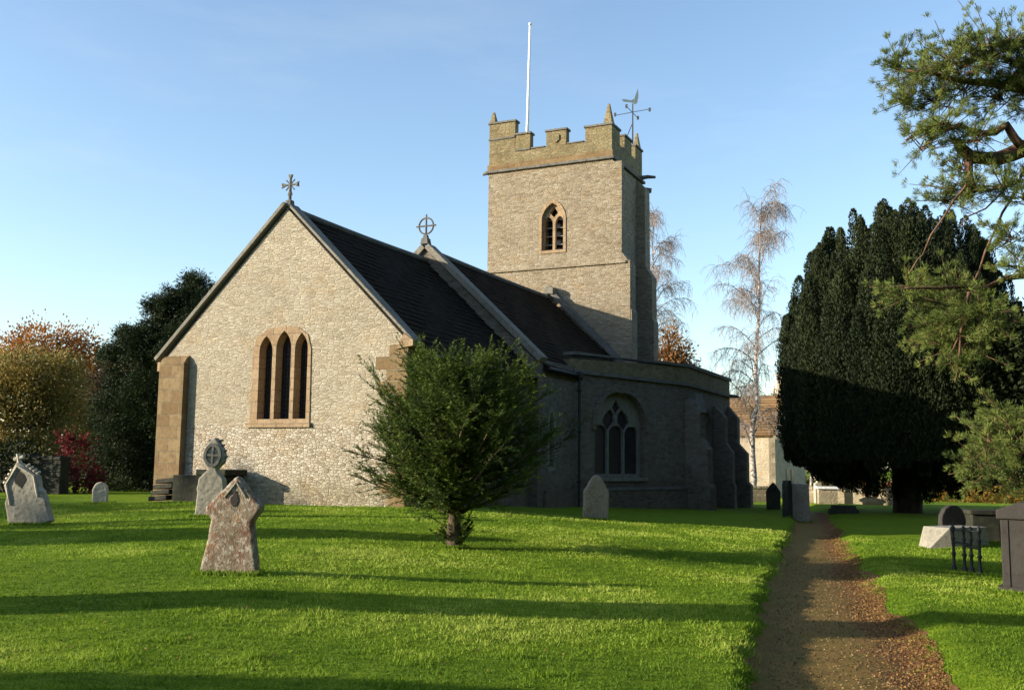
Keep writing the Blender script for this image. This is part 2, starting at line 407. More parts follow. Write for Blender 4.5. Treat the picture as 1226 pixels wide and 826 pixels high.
def path_mat():
    m, nt, b, out = new_mat('mossy_gravel')
    p = coords(nt, world_space=True)
    n1 = noise(nt, p, 1.1, 5, .65); n2 = noise(nt, p, 55, 4, .85); n3 = noise(nt, p, 5, 6, .75)
    c = ramp(nt, n1, [(.3, (.165, .112, .028)), (.5, (.20, .125, .034)), (.7, (.15, .12, .024))])
    at_ = N(nt, 'ShaderNodeAttribute', attribute_name='tint')
    lit = ramp(nt, math_(nt, 'ADD', at_.outputs['Fac'], math_(nt, 'MULTIPLY', math_(nt, 'SUBTRACT', n3, .5), .9)), [(.60, (0, 0, 0)), (.82, (1, 1, 1))])
    c = mixc(nt, lit, c, ramp(nt, n2, [(.3, (.06, .025, .014)), (.5, (.17, .075, .03)), (.7, (.30, .14, .04))]))
    c = mixc(nt, .8, c, ramp(nt, n2, [(.32, (.25, .25, .23)), (.5, (1, 1, 1)), (.7, (2.4, 2.3, 2.1))]), 'MULTIPLY')
    c = mixc(nt, .5, c, ramp(nt, n3, [(.3, (.6, .6, .55)), (.7, (1.25, 1.2, 1.1))]), 'MULTIPLY')
    nt.links.new(c, b.inputs['Base Color'])
    bump(nt, b, math_(nt, 'ADD', n2, n3), .7, .02); return m
M['path'] = path_mat()

sv = np.concatenate([-np.geomspace(700, 1.0, 70), np.linspace(-.95, .5, 40), np.linspace(.6, 3.2, 30), np.geomspace(3.3, 700, 66)])
dv = np.concatenate([np.linspace(-30, 4, 18), np.linspace(4.3, 20, 150), np.linspace(20.3, 60, 110), np.geomspace(62, 1500, 30)])
SS, DD = np.meshgrid(sv, dv)
XX = SS + np.interp(DD, PATH_D, PATH_L)
lawn = grid_mesh('lawn', XX, DD, ground_h(XX, DD), M['lawn']); tag(lawn, kind='structure')
pd = np.linspace(-4, 44, 420); t = np.linspace(0, 1, 14)
PX = (np.interp(pd, PATH_D, PATH_L) - edge_wob(pd) - .02)[:, None] + t[None, :] * (np.interp(pd, PATH_D, PATH_W) + .12 + .12 * np.sin(pd * 1.7) * np.sin(pd * .6))[:, None]
PD = np.repeat(pd[:, None], 14, 1)
path = grid_mesh('path', PX, PD, ground_h(PX, PD) + .006, M['path']); tag(path, kind='structure')
pa = path.data.attributes.new('tint', 'FLOAT', 'POINT'); pa.data.foreach_set('value', np.repeat(t[None, :], len(pd), 0).reshape(-1).astype(np.float32))

# ------------------------------------------------------------------ leaf meshes
def leaf_obj(name, mat, C, Dr, L, W, parent=None, tint=None, shape='diamond', jit=0.0):
    n = len(C)
    C = np.asarray(C, float); Dr = np.asarray(Dr, float)
    Dr = Dr + jit * rng.normal(size=Dr.shape); Dr /= np.linalg.norm(Dr, axis=1)[:, None] + 1e-9
    rnd = rng.normal(size=(n, 3)); side = np.cross(Dr, rnd); side /= np.linalg.norm(side, axis=1)[:, None] + 1e-9
    L = np.broadcast_to(np.asarray(L, float), (n,))[:, None] * rng.uniform(.7, 1.25, (n, 1))
    W = np.broadcast_to(np.asarray(W, float), (n,))[:, None] * rng.uniform(.8, 1.2, (n, 1))
    if shape == 'diamond':
        V = np.stack([C - Dr * L / 2, C + side * W / 2, C + Dr * L / 2, C - side * W / 2], 1); k = 4
    else:   # blade rooted at C
        V = np.stack([C - side * W / 2, C + side * W / 2, C + Dr * L], 1); k = 3
    me = bpy.data.meshes.new(name)
    me.vertices.add(n * k); me.vertices.foreach_set('co', V.reshape(-1))
    me.loops.add(n * k); me.loops.foreach_set('vertex_index', np.arange(n * k, dtype=np.int32))
    me.polygons.add(n); me.polygons.foreach_set('loop_start', np.arange(0, n * k, k, dtype=np.int32))
    try: me.polygons.foreach_set('loop_total', np.full(n, k, np.int32))
    except Exception: pass
    a = me.attributes.new('tint', 'FLOAT', 'FACE')
    tv = rng.uniform(0, 1, n) if tint is None else np.clip(tint, 0, 1)
    a.data.foreach_set('value', tv.astype(np.float32))
    me.update(calc_edges=True); me.materials.append(mat)
    o = bpy.data.objects.new(name, me); col.objects.link(o)
    if parent: o.parent = parent
    return o

def unit(n):
    v = rng.normal(size=(n, 3)); return v / np.linalg.norm(v, axis=1)[:, None]

def clump_leaves(clumps, sub, per, sub_r, out=.6, up=.3):
    """leaves in sub-clumps spread near the surface of ellipsoids; -> centres, directions, tint"""
    Cs, Ds, Ts = [], [], []
    for (c, r) in clumps:
        c = np.array(c, float); r = np.array(r, float)
        ns = max(4, int(sub * (np.prod(r) ** (1 / 3.)) ** 2))
        u = unit(ns) * (rng.uniform(.35, 1, (ns, 1)) ** .45)
        sc = c + u * r; st = rng.uniform(0, 1, ns)
        sr_ = sub_r * rng.uniform(.6, 1.3, ns)
        k = rng.normal(size=(ns, per, 3)) * sr_[:, None, None] * .5
        P = (sc[:, None, :] + k)
        d = k / (np.linalg.norm(k, axis=2)[:, :, None] + 1e-6) + out * u[:, None, :] + np.array([0, 0, up])
        Cs.append(P.reshape(-1, 3)); Ds.append(d.reshape(-1, 3))
        Ts.append((st[:, None] * .6 + .4 * rng.uniform(0, 1, (ns, per))).reshape(-1))
    return np.concatenate(Cs), np.concatenate(Ds), np.concatenate(Ts)

def limb(mb, a, b, r0, r1, sag=0, wob=.1, n=6, k=6):
    a = np.array(a, float); b = np.array(b, float); pts = []
    L = np.linalg.norm(b - a)
    for i in range(n + 1):
        t = i / n
        p = a + (b - a) * t + np.array([0, 0, sag * L * math.sin(math.pi * t)]) + (rng.normal(size=3) * wob * L * .15 if 0 < i < n else 0)
        pts.append(p)
    mb.tube(pts, [r0 + (r1 - r0) * (i / n) for i in range(n + 1)], k)
    return pts

# ------------------------------------------------------------------ the church
TH = .4405
church = empty('church', (-2.60678, 25.0, .45363), -TH)
tag(church, 'stone parish church with battlemented tower, lit gable end and dark slate roofs', 'church')
CH = Matrix.Translation(church.location) @ Matrix.Rotation(-TH, 4, 'Z')
XC = -3.92
id_ = lambda x, y, z: (x, y, z)

# --- chancel
gw = [(-7.95, -.6), (0, -.6), (0, 4.12), (XC, 7.93), (-7.95, 4.06)]
sur = [(-4.90, 2.07), (-4.89, 4.05), (-4.78, 4.42), (-4.42, 4.64), (-3.95, 4.70), (-3.4, 4.66), (-3.08, 4.45), (-2.96, 4.05), (-2.93, 2.07)]
sur_ccw = sur[::-1]
front = lambda a, d, z: (a, d, z)
MB().slab([(-7.95, 2.072), (-4.90, 2.072)] + sur[1:8] + [(-2.93, 2.072), (0, 2.072), (0, 4.12), (XC, 7.93), (-7.95, 4.06)], [], 0, .7, front).build('chancel_wall', M['gable'], church)
MB().slab([(-7.95, -.6), (0, -.6), (0, 2.07), (-7.95, 2.07)], [], .004, .7, front).build('chancel_wall', M['gable_low'], church)
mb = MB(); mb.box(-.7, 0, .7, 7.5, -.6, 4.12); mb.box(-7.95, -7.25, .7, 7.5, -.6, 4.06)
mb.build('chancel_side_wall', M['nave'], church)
# triple lancet window
lights = [(-4.66, -4.22, 4.03, 4.46), (-4.10, -3.60, 4.10, 4.58), (-3.48, -3.06, 4.06, 4.50)]
win = MB().slab(sur_ccw, [arch(a, b, 2.22, zs, za) for a, b, zs, za in lights], -.025, .42, front).build('lancet_window', M['ham'], church)
MB().slab([(-5.0, 2.0), (-2.9, 2.0), (-2.9, 2.12), (-5.0, 2.12)], [], -.07, -.027, front).build('sill', M['ham'], win)
g = MB()
for a, b, zs, za in lights: g.box(a - .03, b + .03, .27, .29, 2.2, za + .02)
g.build('glass', M['glass'], win)
g = MB()
for a, b, zs, za in lights:
    for i in range(1, 5): g.box(a + (b - a) * i / 5 - .006, a + (b - a) * i / 5 + .006, .235, .25, 2.2, zs + .15)
    z = 2.4
    while z < zs + .1: g.box(a, b, .236, .249, z - .006, z + .006); z += .12
g.build('window_guard', M['iron'], win)
# corner buttress and quoins
pr = [(0, -.6), (-.22, -.6), (-.22, 3.80), (-.12, 3.95), (0, 4.03)]
MB().slab([(d, z) for d, z in pr], [], -8.02, -7.12, lambda d, x, z: (x, d, z)).build('buttress', M['quoin'], church)
q = MB(); z = -.6; i = 0; hs = [.28, .34, .3, .36, .27, .33]
while z < 4.0:
    h = hs[i % 6]; h = min(h, 4.08 - z)
    if z < .75 or z > 2.6:
        w = (.48, .85, .62, .95, .55)[i % 5] * (1.0 if z > 2.6 else .8)
        q.box(-w, .012, -.014, (.5, .3, .6)[i % 3], z, z + h - .012)
    else:
        w = (.32, .5)[i % 2]
        q.box(-w, .012, -.012, (.5, .3)[i % 2], z, z + h - .012)
    z += h; i += 1
q.build('quoins', M['quoin'], church, bevel=.012)
# gable coping (raised verge) left and right, kneelers
def coping_bar(mb, x0, z0, x1, z1, th, y0, y1):
    dx, dz = x1 - x0, z1 - z0; L = math.hypot(dx, dz); nx, nz = -dz / L, dx / L
    if nz < 0: nx, nz = -nx, -nz
    mb.slab([(x0, z0), (x1, z1), (x1 + nx * th, z1 + nz * th), (x0 + nx * th, z0 + nz * th)] if x1 > x0 else
            [(x1, z1), (x0, z0), (x0 + nx * th, z0 + nz * th), (x1 + nx * th, z1 + nz * th)], [], y0, y1, front)
c = MB()
coping_bar(c, -8.28, 3.90, XC, 8.03, .11, -.13, .40)
MB_l = c.build('coping', M['coping'], church, bevel=.015)
c = MB(); coping_bar(c, XC + .002, 8.03, .16, 4.08, .075, -.03, .40)
c.build('coping', M['coping'], church, bevel=.015)
MB().slab([(-.30, 3.95), (.17, 4.02), (.17, 4.16), (-.1, 4.34)], [], -.06, .42, front).build('kneeler', M['ham'], church)
MB().box(-8.2, -7.953, -.12, .4, 3.6, 3.86).build('kneeler', M['ham'], church)
# roof
def roof(name, xl, zl, xr, zr, zt, y0, y1, th=.14):
    r = MB()
    for xe, ze in ((xl, zl), (xr, zr)):
        L = math.hypot(xe - XC, ze - zt); nc = int(L / .24); ny = int((y1 - y0) / .34)
        ux, uz = (xe - XC) / L, (ze - zt) / L; nx, nz = (-uz, ux) if ux < 0 else (uz, -ux)
        nx, nz = (abs(uz) * (1 if ux > 0 else -1), abs(ux))
        pts = [(XC, zt), (xe, ze), (xe, ze - th), (XC, zt - th)]
        r.slab([(a, z - .045) for a, z in (pts if ux < 0 else pts[::-1])], [], y0, y1, front)
        for i in range(nc):
            a0, a1 = L * i / nc - .02, L * (i + 1) / nc + .015; off = (i % 2) * .17
            for j in range(ny + 1):
                ya, yb = max(y0, y0 + j * .34 - off + .004), min(y1, y0 + (j + 1) * .34 - off - .004)
                if yb - ya < .05: continue
                up = .012 + random.uniform(-.006, .010); t = .022; d1 = a1 + random.uniform(-.012, .012)
                sag = -.035 * math.sin(math.pi * (ya - y0) / (y1 - y0)) + .012 * math.sin(ya * 2.1 + i * .7)
                P_ = lambda a, h, y: (XC + ux * a + nx * (h + sag), y, zt + uz * a + nz * (h + sag))
                r.add([P_(a0, -.01, ya), P_(a0, -.01, yb), P_(d1, up, yb), P_(d1, up, ya), P_(d1, up - t, yb), P_(d1, up - t, ya)],
                      [(0, 1, 2, 3), (3, 2, 4, 5)])
    o = r.build(name, M['roof'], church, fix=False)
    ys = np.linspace(y0, y1, 14)
    MB().tube([(XC, y, zt + .02 - .035 * math.sin(math.pi * (y - y0) / (y1 - y0))) for y in ys], .09, 8).build('ridge_tiles', M['dark_coping'], church)
    return o
roof('chancel_roof', -8.25, 3.83, .26, 3.90, 7.93, .41, 7.49)
def gutter(x, y0, y1, z):
    MB().tube([(x, y0, z), (x, y1, z)], .06, 8).build('gutter', M['iron'], church)
gutter(.31, .45, 7.45, 3.83)
# gable cross 1: foliated cross
def cross_foliated(x, y, z):
    k = MB()
    k.box(x - .11, x + .11, y - .11, y + .11, z - .22, z + .06, taper=.03)
    k.tube([(x, y, z), (x, y, z + .78)], [.045, .032], 8)
    c = z + .50
    for a in range(0, 360, 45):
        ax, az = math.cos(R(a)), math.sin(R(a)); l = .25 if a % 90 == 0 else .2
        if a % 90 == 0:
            k.tube([(x, y, c), (x + ax * l, y, c + az * l)], .028, 6)
            for b in (-1, 1):
                e = R(a + b * 55)
                k.tube([(x + ax * .15, y, c + az * .15), (x + ax * .19 + math.cos(e) * .05, y, c + az * .19 + math.sin(e) * .05), (x + ax * .25 + math.cos(e) * .075, y, c + az * .25 + math.sin(e) * .075)], [.02, .022, .02], 6)
            k.tube([(x + ax * l - ax * .02, y - .03, c + az * l), (x + ax * l, y + .03, c + az * l)], .04, 8)
        else:
            k.tube([(x + ax * .06, y, c + az * .06), (x + ax * l, y, c + az * l)], [.015, .02], 6)
    k.build('gable_cross', M['dark_coping'], church)
cross_foliated(-3.95, .12, 8.13)

# --- nave
nx0, nx1 = -8.13, .29
ngz = lambda x: 8.55 - abs(x - XC) * .94
ng = [(nx0, -.8), (nx1, -.8), (nx1, 4.3), (XC, 8.3), (nx0, 4.3)]
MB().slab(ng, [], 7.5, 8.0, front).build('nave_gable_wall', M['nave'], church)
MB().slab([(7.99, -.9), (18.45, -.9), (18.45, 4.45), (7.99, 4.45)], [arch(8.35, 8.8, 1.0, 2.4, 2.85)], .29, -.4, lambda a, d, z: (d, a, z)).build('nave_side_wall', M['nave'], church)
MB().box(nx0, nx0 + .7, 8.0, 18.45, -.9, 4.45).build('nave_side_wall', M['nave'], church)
nw = MB().slab(arch(8.25, 8.9, .9, 2.4, 3.0), [arch(8.38, 8.77, 1.05, 2.4, 2.83)], .31, .05, lambda a, d, z: (d, a, z)).build('nave_window', M['coping'], church)
MB().box(.12, .14, 8.36, 8.79, 1.03, 2.85).build('glass', M['glass'], nw)
c = MB(); coping_bar(c, nx0 - .1, 4.32, XC, 8.34, .2, 7.38, 7.86); c.build('coping', M['coping'], church, bevel=.015)
c = MB(); coping_bar(c, XC + .002, 8.34, .33, 4.34, .2, 7.38, 7.86); c.build('coping', M['coping'], church, bevel=.015)
roof('nave_roof', -8.35, 4.1, .42, 4.2, 8.3, 7.87, 18.1)
gutter(.45, 7.95, 10.6, 4.16)
c = MB(); coping_bar(c, nx0, 4.3, XC, 8.5, .2, 18.1, 18.46); c.build('coping', M['dark_coping'], church)
c = MB(); coping_bar(c, XC + .002, 8.5, .33, 4.3, .2, 18.1, 18.46); c.build('coping', M['dark_coping'], church)
MB().slab([(XC - .2, 8.5), (XC + .24, 8.45), (XC + .24, 8.72), (XC, 8.86), (XC - .2, 8.72)], [], 18.02, 18.44, front).build('apex_stone', M['coping'], church, bevel=.02)
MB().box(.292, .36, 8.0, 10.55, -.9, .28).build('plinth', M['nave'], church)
# wheel cross on the nave gable
k = MB(); x, y, z = -3.97, 7.55, 8.62
k.box(x - .14, x + .14, y - .14, y + .14, z - .12, z + .08, taper=.03); k.box(x - .08, x + .08, y - .08, y + .08, z + .08, z + .2, taper=.02)
cz = z + .52
k.tube([(x, y, z + .15), (x, y, cz + .40)], [.04, .03], 8); k.tube([(x - .38, y, cz), (x + .38, y, cz)], .03, 8)
k.tube([(x + .28 * math.cos(a), y, cz + .28 * math.sin(a)) for a in np.linspace(0, 2 * math.pi, 33)], .03, 6, cap=False)
k.build('gable_cross', M['dark_coping'], church)

# --- chapel: canted wall then a wall parallel to the nave
CA = .755 - TH                                   # angle of the canted wall to the church axis
P0 = (.29, 10.6); ex, ey = math.sin(CA), math.cos(CA); nxx, nyy = ey, -ex
def cant(a, d, z): return (P0[0] + ex * a - nxx * d, P0[1] + ey * a - nyy * d, z)     # d = depth inward
LC = 7.05
CX, CY = P0[0] + ex * LC, P0[1] + ey * LC
wo_ = arch(1.12, 4.07, .68, 2.45, 3.66, 12)
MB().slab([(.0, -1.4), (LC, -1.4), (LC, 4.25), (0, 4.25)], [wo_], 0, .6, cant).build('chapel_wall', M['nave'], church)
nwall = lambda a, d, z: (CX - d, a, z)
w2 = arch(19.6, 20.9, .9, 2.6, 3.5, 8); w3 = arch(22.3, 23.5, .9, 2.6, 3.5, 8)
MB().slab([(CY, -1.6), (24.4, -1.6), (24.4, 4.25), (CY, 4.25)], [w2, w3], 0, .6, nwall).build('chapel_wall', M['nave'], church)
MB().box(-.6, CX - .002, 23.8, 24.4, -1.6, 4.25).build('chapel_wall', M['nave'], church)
for wv in (w2, w3):
    a0, a1 = wv[0][0], wv[1][0]; am = (a0 + a1) / 2
    f = MB().slab(wv, [arch(a0 + .1, am - .05, 1.0, 2.5, 3.0), arch(am + .05, a1 - .1, 1.0, 2.5, 3.0)], .12, .4, nwall).build('chapel_window', M['coping'], church)
    MB().slab([(a0, .9), (a1, .9), (a1, 3.1), (a0, 3.1)], [], .3, .32, nwall).build('glass', M['glass'], f)
# big three-light window with tracery
x0, x1 = 1.12, 4.07; lw = (x1 - x0 - .24 - .2) / 3
hl = []; 
for i in range(3):
    a = x0 + .12 + i * (lw + .10)
    hl.append(arch(a, a + lw, .80, 2.2, 2.52, 6))
b1, b2 = x0 + .12 + lw + .05, x0 + .12 + 2 * lw + .15      # mullion axes
xm = (x0 + x1) / 2
hl.append([(b1 - .02, 2.32), (b1 + .38, 2.66), (b1 + .36, 2.95), (b1 + .13, 3.13), (b1 - .18, 2.93), (b1 - .36, 2.66)])
hl.append([(b2 + .02, 2.32), (b2 + .36, 2.66), (b2 + .18, 2.93), (b2 - .13, 3.13), (b2 - .36, 2.95), (b2 - .38, 2.66)])
hl.append([(xm, 2.88), (xm + .24, 3.18), (xm + .10, 3.36), (xm, 3.46), (xm - .10, 3.36), (xm - .24, 3.18)])
inner = arch(x0, x1, .68, 2.45, 3.66, 12)
cwn = MB().slab(inner, hl, .20, .36, cant).build('chapel_window', M['coping'], church)
MB().slab([(x0, .68), (x1, .68), (x1, 3.6), (x0, 3.6)], [], .30, .315, cant).build('glass', M['glass'], cwn)
hood_o = arch(x0 - .2, x1 + .2, 2.35, 2.45, 3.90, 12); hood_i = arch(x0 - .02, x1 + .02, 2.35, 2.45, 3.70, 12)
hood = hood_o[1:] + [hood_o[0]] + [hood_i[0]] + hood_i[:0:-1]
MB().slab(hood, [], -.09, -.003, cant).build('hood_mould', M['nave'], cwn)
MB().slab([(x0 - .12, .55), (x1 + .12, .55), (x1 + .12, .68), (x0 - .12, .68)], [], -.08, -.003, cant).build('sill', M['coping'], cwn)
# string, parapet, coping
def strip(name, z0, z1, out, mat, top_dz=0, a0=-.1):
    s = MB()
    o1 = out * math.tan((CA) / 2)
    p = [cant(a0, -out, 0)[:2], (CX + out, CY - o1), (CX + out, 24.4 + out), (-.6, 24.4 + out)]
    inn = .45
    i1 = -inn * math.tan(CA / 2)
    pi = [cant(a0, inn, 0)[:2], (CX - inn, CY - i1), (CX - inn, 24.4 - inn), (-.6, 24.4 - inn)]
    for j in range(3):
        A_, B_, Bi, Ai = p[j], p[j + 1], pi[j + 1], pi[j]
        dzA = -top_dz if j == 0 else 0
        s.add([(*A_, z0), (*B_, z0), (*Bi, z0), (*Ai, z0), (*A_, z1 + dzA), (*B_, z1), (*Bi, z1), (*Ai, z1 + dzA)],
              [(0, 3, 2, 1), (4, 5, 6, 7), (0, 1, 5, 4), (1, 2, 6, 5), (2, 3, 7, 6), (3, 0, 4, 7)])
    return s.build(name, mat, church)
strip('string_course', 4.25, 4.36, .10, M['dark_coping'])
strip('chapel_parapet', 4.363, 5.0, .0, M['parapet'], .25)
strip('parapet_coping', 5.003, 5.14, .07, M['dark_coping'], .25)
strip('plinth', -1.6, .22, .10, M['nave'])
strip('plinth_moulding', .223, .33, .13, M['dark_coping'])
MB().add([(-.4, 10.7, 4.6), (.2, 10.7, 4.6), (CX - .3, CY, 4.75), (CX - .3, 24.1, 4.75), (-.6, 24.1, 4.75)], [(0, 1, 2, 3, 4)]).build('chapel_roof', M['lead'], church)
# buttresses: local frame (t across, o outward)
def buttress(px, py, ang, stages, w=.55, mat='nave', name='buttress'):
    """stages: list of (projection, top z of the vertical face, z of the slope's head, next projection)"""
    ca, sa = math.cos(ang), math.sin(ang)
    tf = lambda o, t, z: (px + ca * o - sa * t, py + sa * o + ca * t, z)
    prof = [(-.1, -1.6), (stages[0][0], -1.6)]
    for pj, zt, zh, nx in stages: prof += [(pj, zt), (nx, zh)]
    prof += [(-.1, stages[-1][2])]
    return MB().slab(prof, [], -w / 2, w / 2, tf).build(name, M[mat], church, bevel=.01)
dg = -CA / 2
buttress(CX, CY, dg, [(1.0, .3, .45, .9), (.9, 1.75, 2.2, .6), (.6, 3.2, 3.75, .05)], .55)
MB().slab([(.28, 3.2), (.68, 3.2), (.48, 3.95)], [], -.28, .28, lambda o, t, z: (CX + math.cos(dg) * o - math.sin(dg) * t, CY + math.sin(dg) * o + math.cos(dg) * t, z)).build('gablet', M['dark_coping'], church)
buttress(CX, 21.6, 0, [(.85, .3, .42, .78), (.78, 1.7, 2.1, .5), (.5, 3.2, 3.7, .05)], .5)
buttress(CX, 24.15, 0, [(1.0, .3, .45, .85), (.85, 1.7, 2.15, .45), (.45, 3.3, 3.8, .05)], .5)
MB().tube([(CX + .05, 24.2, 4.32), (CX + .45, 24.2, 4.28)], [.09, .06], 6).build('gargoyle', M['dark_coping'], church)
# downpipe in the angle
d = MB(); dx, dy = .50, 10.52
d.tube([(dx, dy, 4.1), (dx, dy, -.5)], .05, 8); d.box(dx - .1, dx + .1, dy - .09, dy + .09, 4.08, 4.28)
for z in (.5, 2.2, 3.6): d.box(dx - .08, dx + .08, dy - .07, dy + .07, z, z + .06)
d.build('downpipe', M['iron'], church)

# --- tower
tx0, tx1, ty0, ty1 = -7.12, -1.15, 18.5, 22.75
bw = arch(-4.42, -3.42, 10.5, 11.85, 12.6, 10)
MB().slab([(tx0, -.8), (tx1, -.8), (tx1, 14.35), (tx0, 14.35)], [bw], ty0, ty0 + .8, front).build('tower_wall', M['tower'], church)
t_ = MB()
t_.box(tx0, tx0 + .8, ty0 + .802, ty1, -.8, 14.35); t_.box(tx1 - .8, tx1, ty0 + .802, ty1, -.8, 14.35); t_.box(tx0 + .802, tx1 - .802, ty1 - .8, ty1, -.8, 14.35)
t_.box(tx0 + .8, tx1 - .8, ty0 + .8, ty1 - .8, 14.0, 14.2)
t_.build('tower_wall', M['tower'], church)
def ring(name, z0, z1, out, mat, tilt=0):
    s = MB()
    s.box(tx0 - out, tx1 + out, ty0 - out, ty0, z0, z1); s.box(tx0 - out, tx1 + out, ty1, ty1 + out, z0, z1)
    s.box(tx0 - out, tx0, ty0, ty1, z0, z1); s.box(tx1, tx1 + out, ty0, ty1, z0, z1)
    return s.build(name, mat, church, bevel=.02)
ring('string_course', 14.30, 14.42, .13, M['dark_coping'])
s = MB(); s.box(tx0 - .08, -.5, ty0 - .09, ty0 - .002, 9.66, 9.78); s.box(tx1 + .002, tx1 + .08, ty0 + .9, 21.7, 9.66, 9.78)
s.build('string_course', M['tower'], church, bevel=.02)
MB().box(tx0 - .05, tx1 + .05, ty0 - .05, ty0 - .002, 14.424, 14.70).build('string_course', M['quoin'], church)
# parapet with battlements
p = MB(); th = .35
p.box(tx0, tx1, ty0, ty0 + th, 14.46, 15.22); p.box(tx0, tx1, ty1 - th, ty1, 14.46, 15.22)
p.box(tx0, tx0 + th, ty0 + th + .002, ty1 - th - .002, 14.46, 15.22); p.box(tx1 - th, tx1, ty0 + th + .002, ty1 - th - .002, 14.46, 15.22)
mer = [(tx0, -5.80, 16.62), (-5.797, -5.05, 15.95), (-4.27, -3.29, 15.9), (-2.40, tx1, 15.84)]
for a, b, z in mer: p.box(a, b, ty0, ty0 + th, 15.22, z)
for a, b, z in ((tx0, -5.3, 15.84), (-4.5, -3.5, 15.84), (-2.6, tx1, 15.84)): p.box(a, b, ty1 - th, ty1, 15.22, z)
for xa, xb in ((tx0, tx0 + th), (tx1 - th, tx1)):
    for a, b in ((ty0 + th + .002, 19.55), (20.2, 21.2), (21.75, ty1 - th - .002)): p.box(xa, xb, a, b, 15.22, 15.84)
p.build('parapet', M['parapet'], church, bevel=.012)
cp_ = MB()
for a, b, z in mer: cp_.box(a - .05, b + .05, ty0 - .06, ty0 + th + .06, z + .003, z + .10)
for a, b, z in ((tx0, -5.3, 15.84), (-4.5, -3.5, 15.84), (-2.6, tx1, 15.84)): cp_.box(a - .05, b + .05, ty1 - th - .06, ty1 + .06, z + .003, z + .10)
for xa, xb in ((tx0, tx0 + th), (tx1 - th, tx1)):
    for a, b in ((ty0 + th + .064, 19.6), (20.15, 21.25), (21.7, ty1 - th - .064)): cp_.box(xa - .06, xb + .06, a, b, 15.843, 15.94)
for a, b in ((-5.0, -4.32), (-3.24, -2.45)): cp_.box(a, b, ty0 - .05, ty0 + th + .05, 15.223, 15.29)
cp_.box(-5.8, -5.05 , ty0 - .05, ty0 - .002, 15.2, 15.28); cp_.box(tx0 - .03, -5.8, ty0 - .05, ty0 - .002, 15.86, 15.95)
cp_.build('parapet_coping', M['dark_coping'], church, bevel=.015)
def pinnacle(x, y, z, h, w=.17):
    MB().add([(x - w, y - w, z), (x + w, y - w, z), (x + w, y + w, z), (x - w, y + w, z),
              (x - .045, y - .045, z + h), (x + .045, y - .045, z + h), (x + .045, y + .045, z + h), (x - .045, y + .045, z + h)],
             [(0, 3, 2, 1), (4, 5, 6, 7), (0, 1, 5, 4), (1, 2, 6, 5), (2, 3, 7, 6), (3, 0, 4, 7)]).build('pinnacle', M['parapet'], church, bevel=.02)
pinnacle(tx1 - .2, ty0 + .18, 15.94, .92, .2); pinnacle(tx0 + .14, ty0 + .18, 16.72, .55, .16); pinnacle(tx1 - .2, ty1 - .18, 15.94, .8); pinnacle(tx0 + .16, ty1 - .18, 15.94, .8)
# carved shield on the middle merlon
MB().slab([(-3.95, 15.72), (-3.95, 15.48), (-3.78, 15.34), (-3.61, 15.48), (-3.61, 15.72)], [], ty0 - .06, ty0 - .002, front).build('carved_shield', M['parapet'], church, bevel=.02)
for x, y, dxx in ((tx1 + .05, ty1 - .5, .75), (tx0 - .05, ty0 + .3, -.4)):
    MB().tube([(x, y, 14.44), (x + dxx * .5, y, 14.46), (x + dxx, y, 14.40)], [.11, .09, .06], 7).build('gargoyle', M['dark_coping'], church)
MB().tube([(tx1 + .05, ty1, 14.0), (tx1 + .42, ty1 + .1, 13.95)], [.14, .12], 6).build('gargoyle', M['dark_coping'], church)
# buttresses of the tower
def tower_buttress(x, sx, y0, y1, mat='tower', d=(.43, .80)):
    prof = [(0, -.8), (d[1] + .08, -.8), (d[1] + .08, 7.6), (d[1], 7.75), (d[1], 9.66), (d[0] + .02, 10.15), (d[0], 13.85), (0, 14.28)]
    if sx < 0: prof = [(x - o, z) for o, z in prof][::-1]
    else: prof = [(x + o, z) for o, z in prof]
    MB().slab(prof, [], y0, y1, front).build('buttress', M[mat], church)
tower_buttress(tx1, 1, ty0 + .0015, ty0 + .75); tower_buttress(tx1, 1, ty1 - .85, ty1 - .15, d=(.40, .72))
tower_buttress(tx0, -1, ty1 - .85, ty1 - .15, d=(.45, .75))
q = MB(); z = 9.9; i = 0
while z < 14.0:
    w = (.35, .55)[i % 2]; q.box(tx1 + .435 - w, tx1 + .445, ty0 - .014, ty0 + .3, z, z + .31); z += .33; i += 1
z = 5.5
while z < 9.5:
    w = (.35, .6)[i % 2]; q.box(tx1 + .805 - w, tx1 + .815, ty0 - .014, ty0 + .3, z, z + .31); z += .33; i += 1
q.build('quoins', M['tower'], church)
# belfry window
bo = arch(-4.56, -3.28, 10.36, 11.85, 12.78, 10)
bwn = MB().slab(bo, [arch(-4.44, -3.40, 10.48, 11.85, 12.62, 10)], ty0 - .035, ty0 + .12, front).build('belfry_window', M['ham'], church)
cx_ = -3.92
tr = [arch(-4.40, cx_ - .06, 10.44, 11.72, 12.05, 6), arch(cx_ + .06, -3.44, 10.44, 11.72, 12.05, 6),
      [(cx_, 12.0), (cx_ + .19, 12.2), (cx_, 12.5), (cx_ - .19, 12.2)]]
MB().slab(bw, tr, ty0 + .16, ty0 + .34, front).build('tracery', M['ham'], bwn)
lv = MB()
for z in (10.62, 11.0, 11.38, 11.74):
    lv.slab([(.30, z + .16), (.33, z + .19), (.62, z + .0 + .16 + .12), (.60, z + .24)], [], -4.43, -3.41, lambda d, x, z_: (x, ty0 + d, z_))
lv.build('louvre', M['louvre'], bwn)
MB().box(-4.5, -3.34, ty0 + .70, ty0 + .72, 10.4, 12.7).build('louvre_backing', M['glass'], bwn)
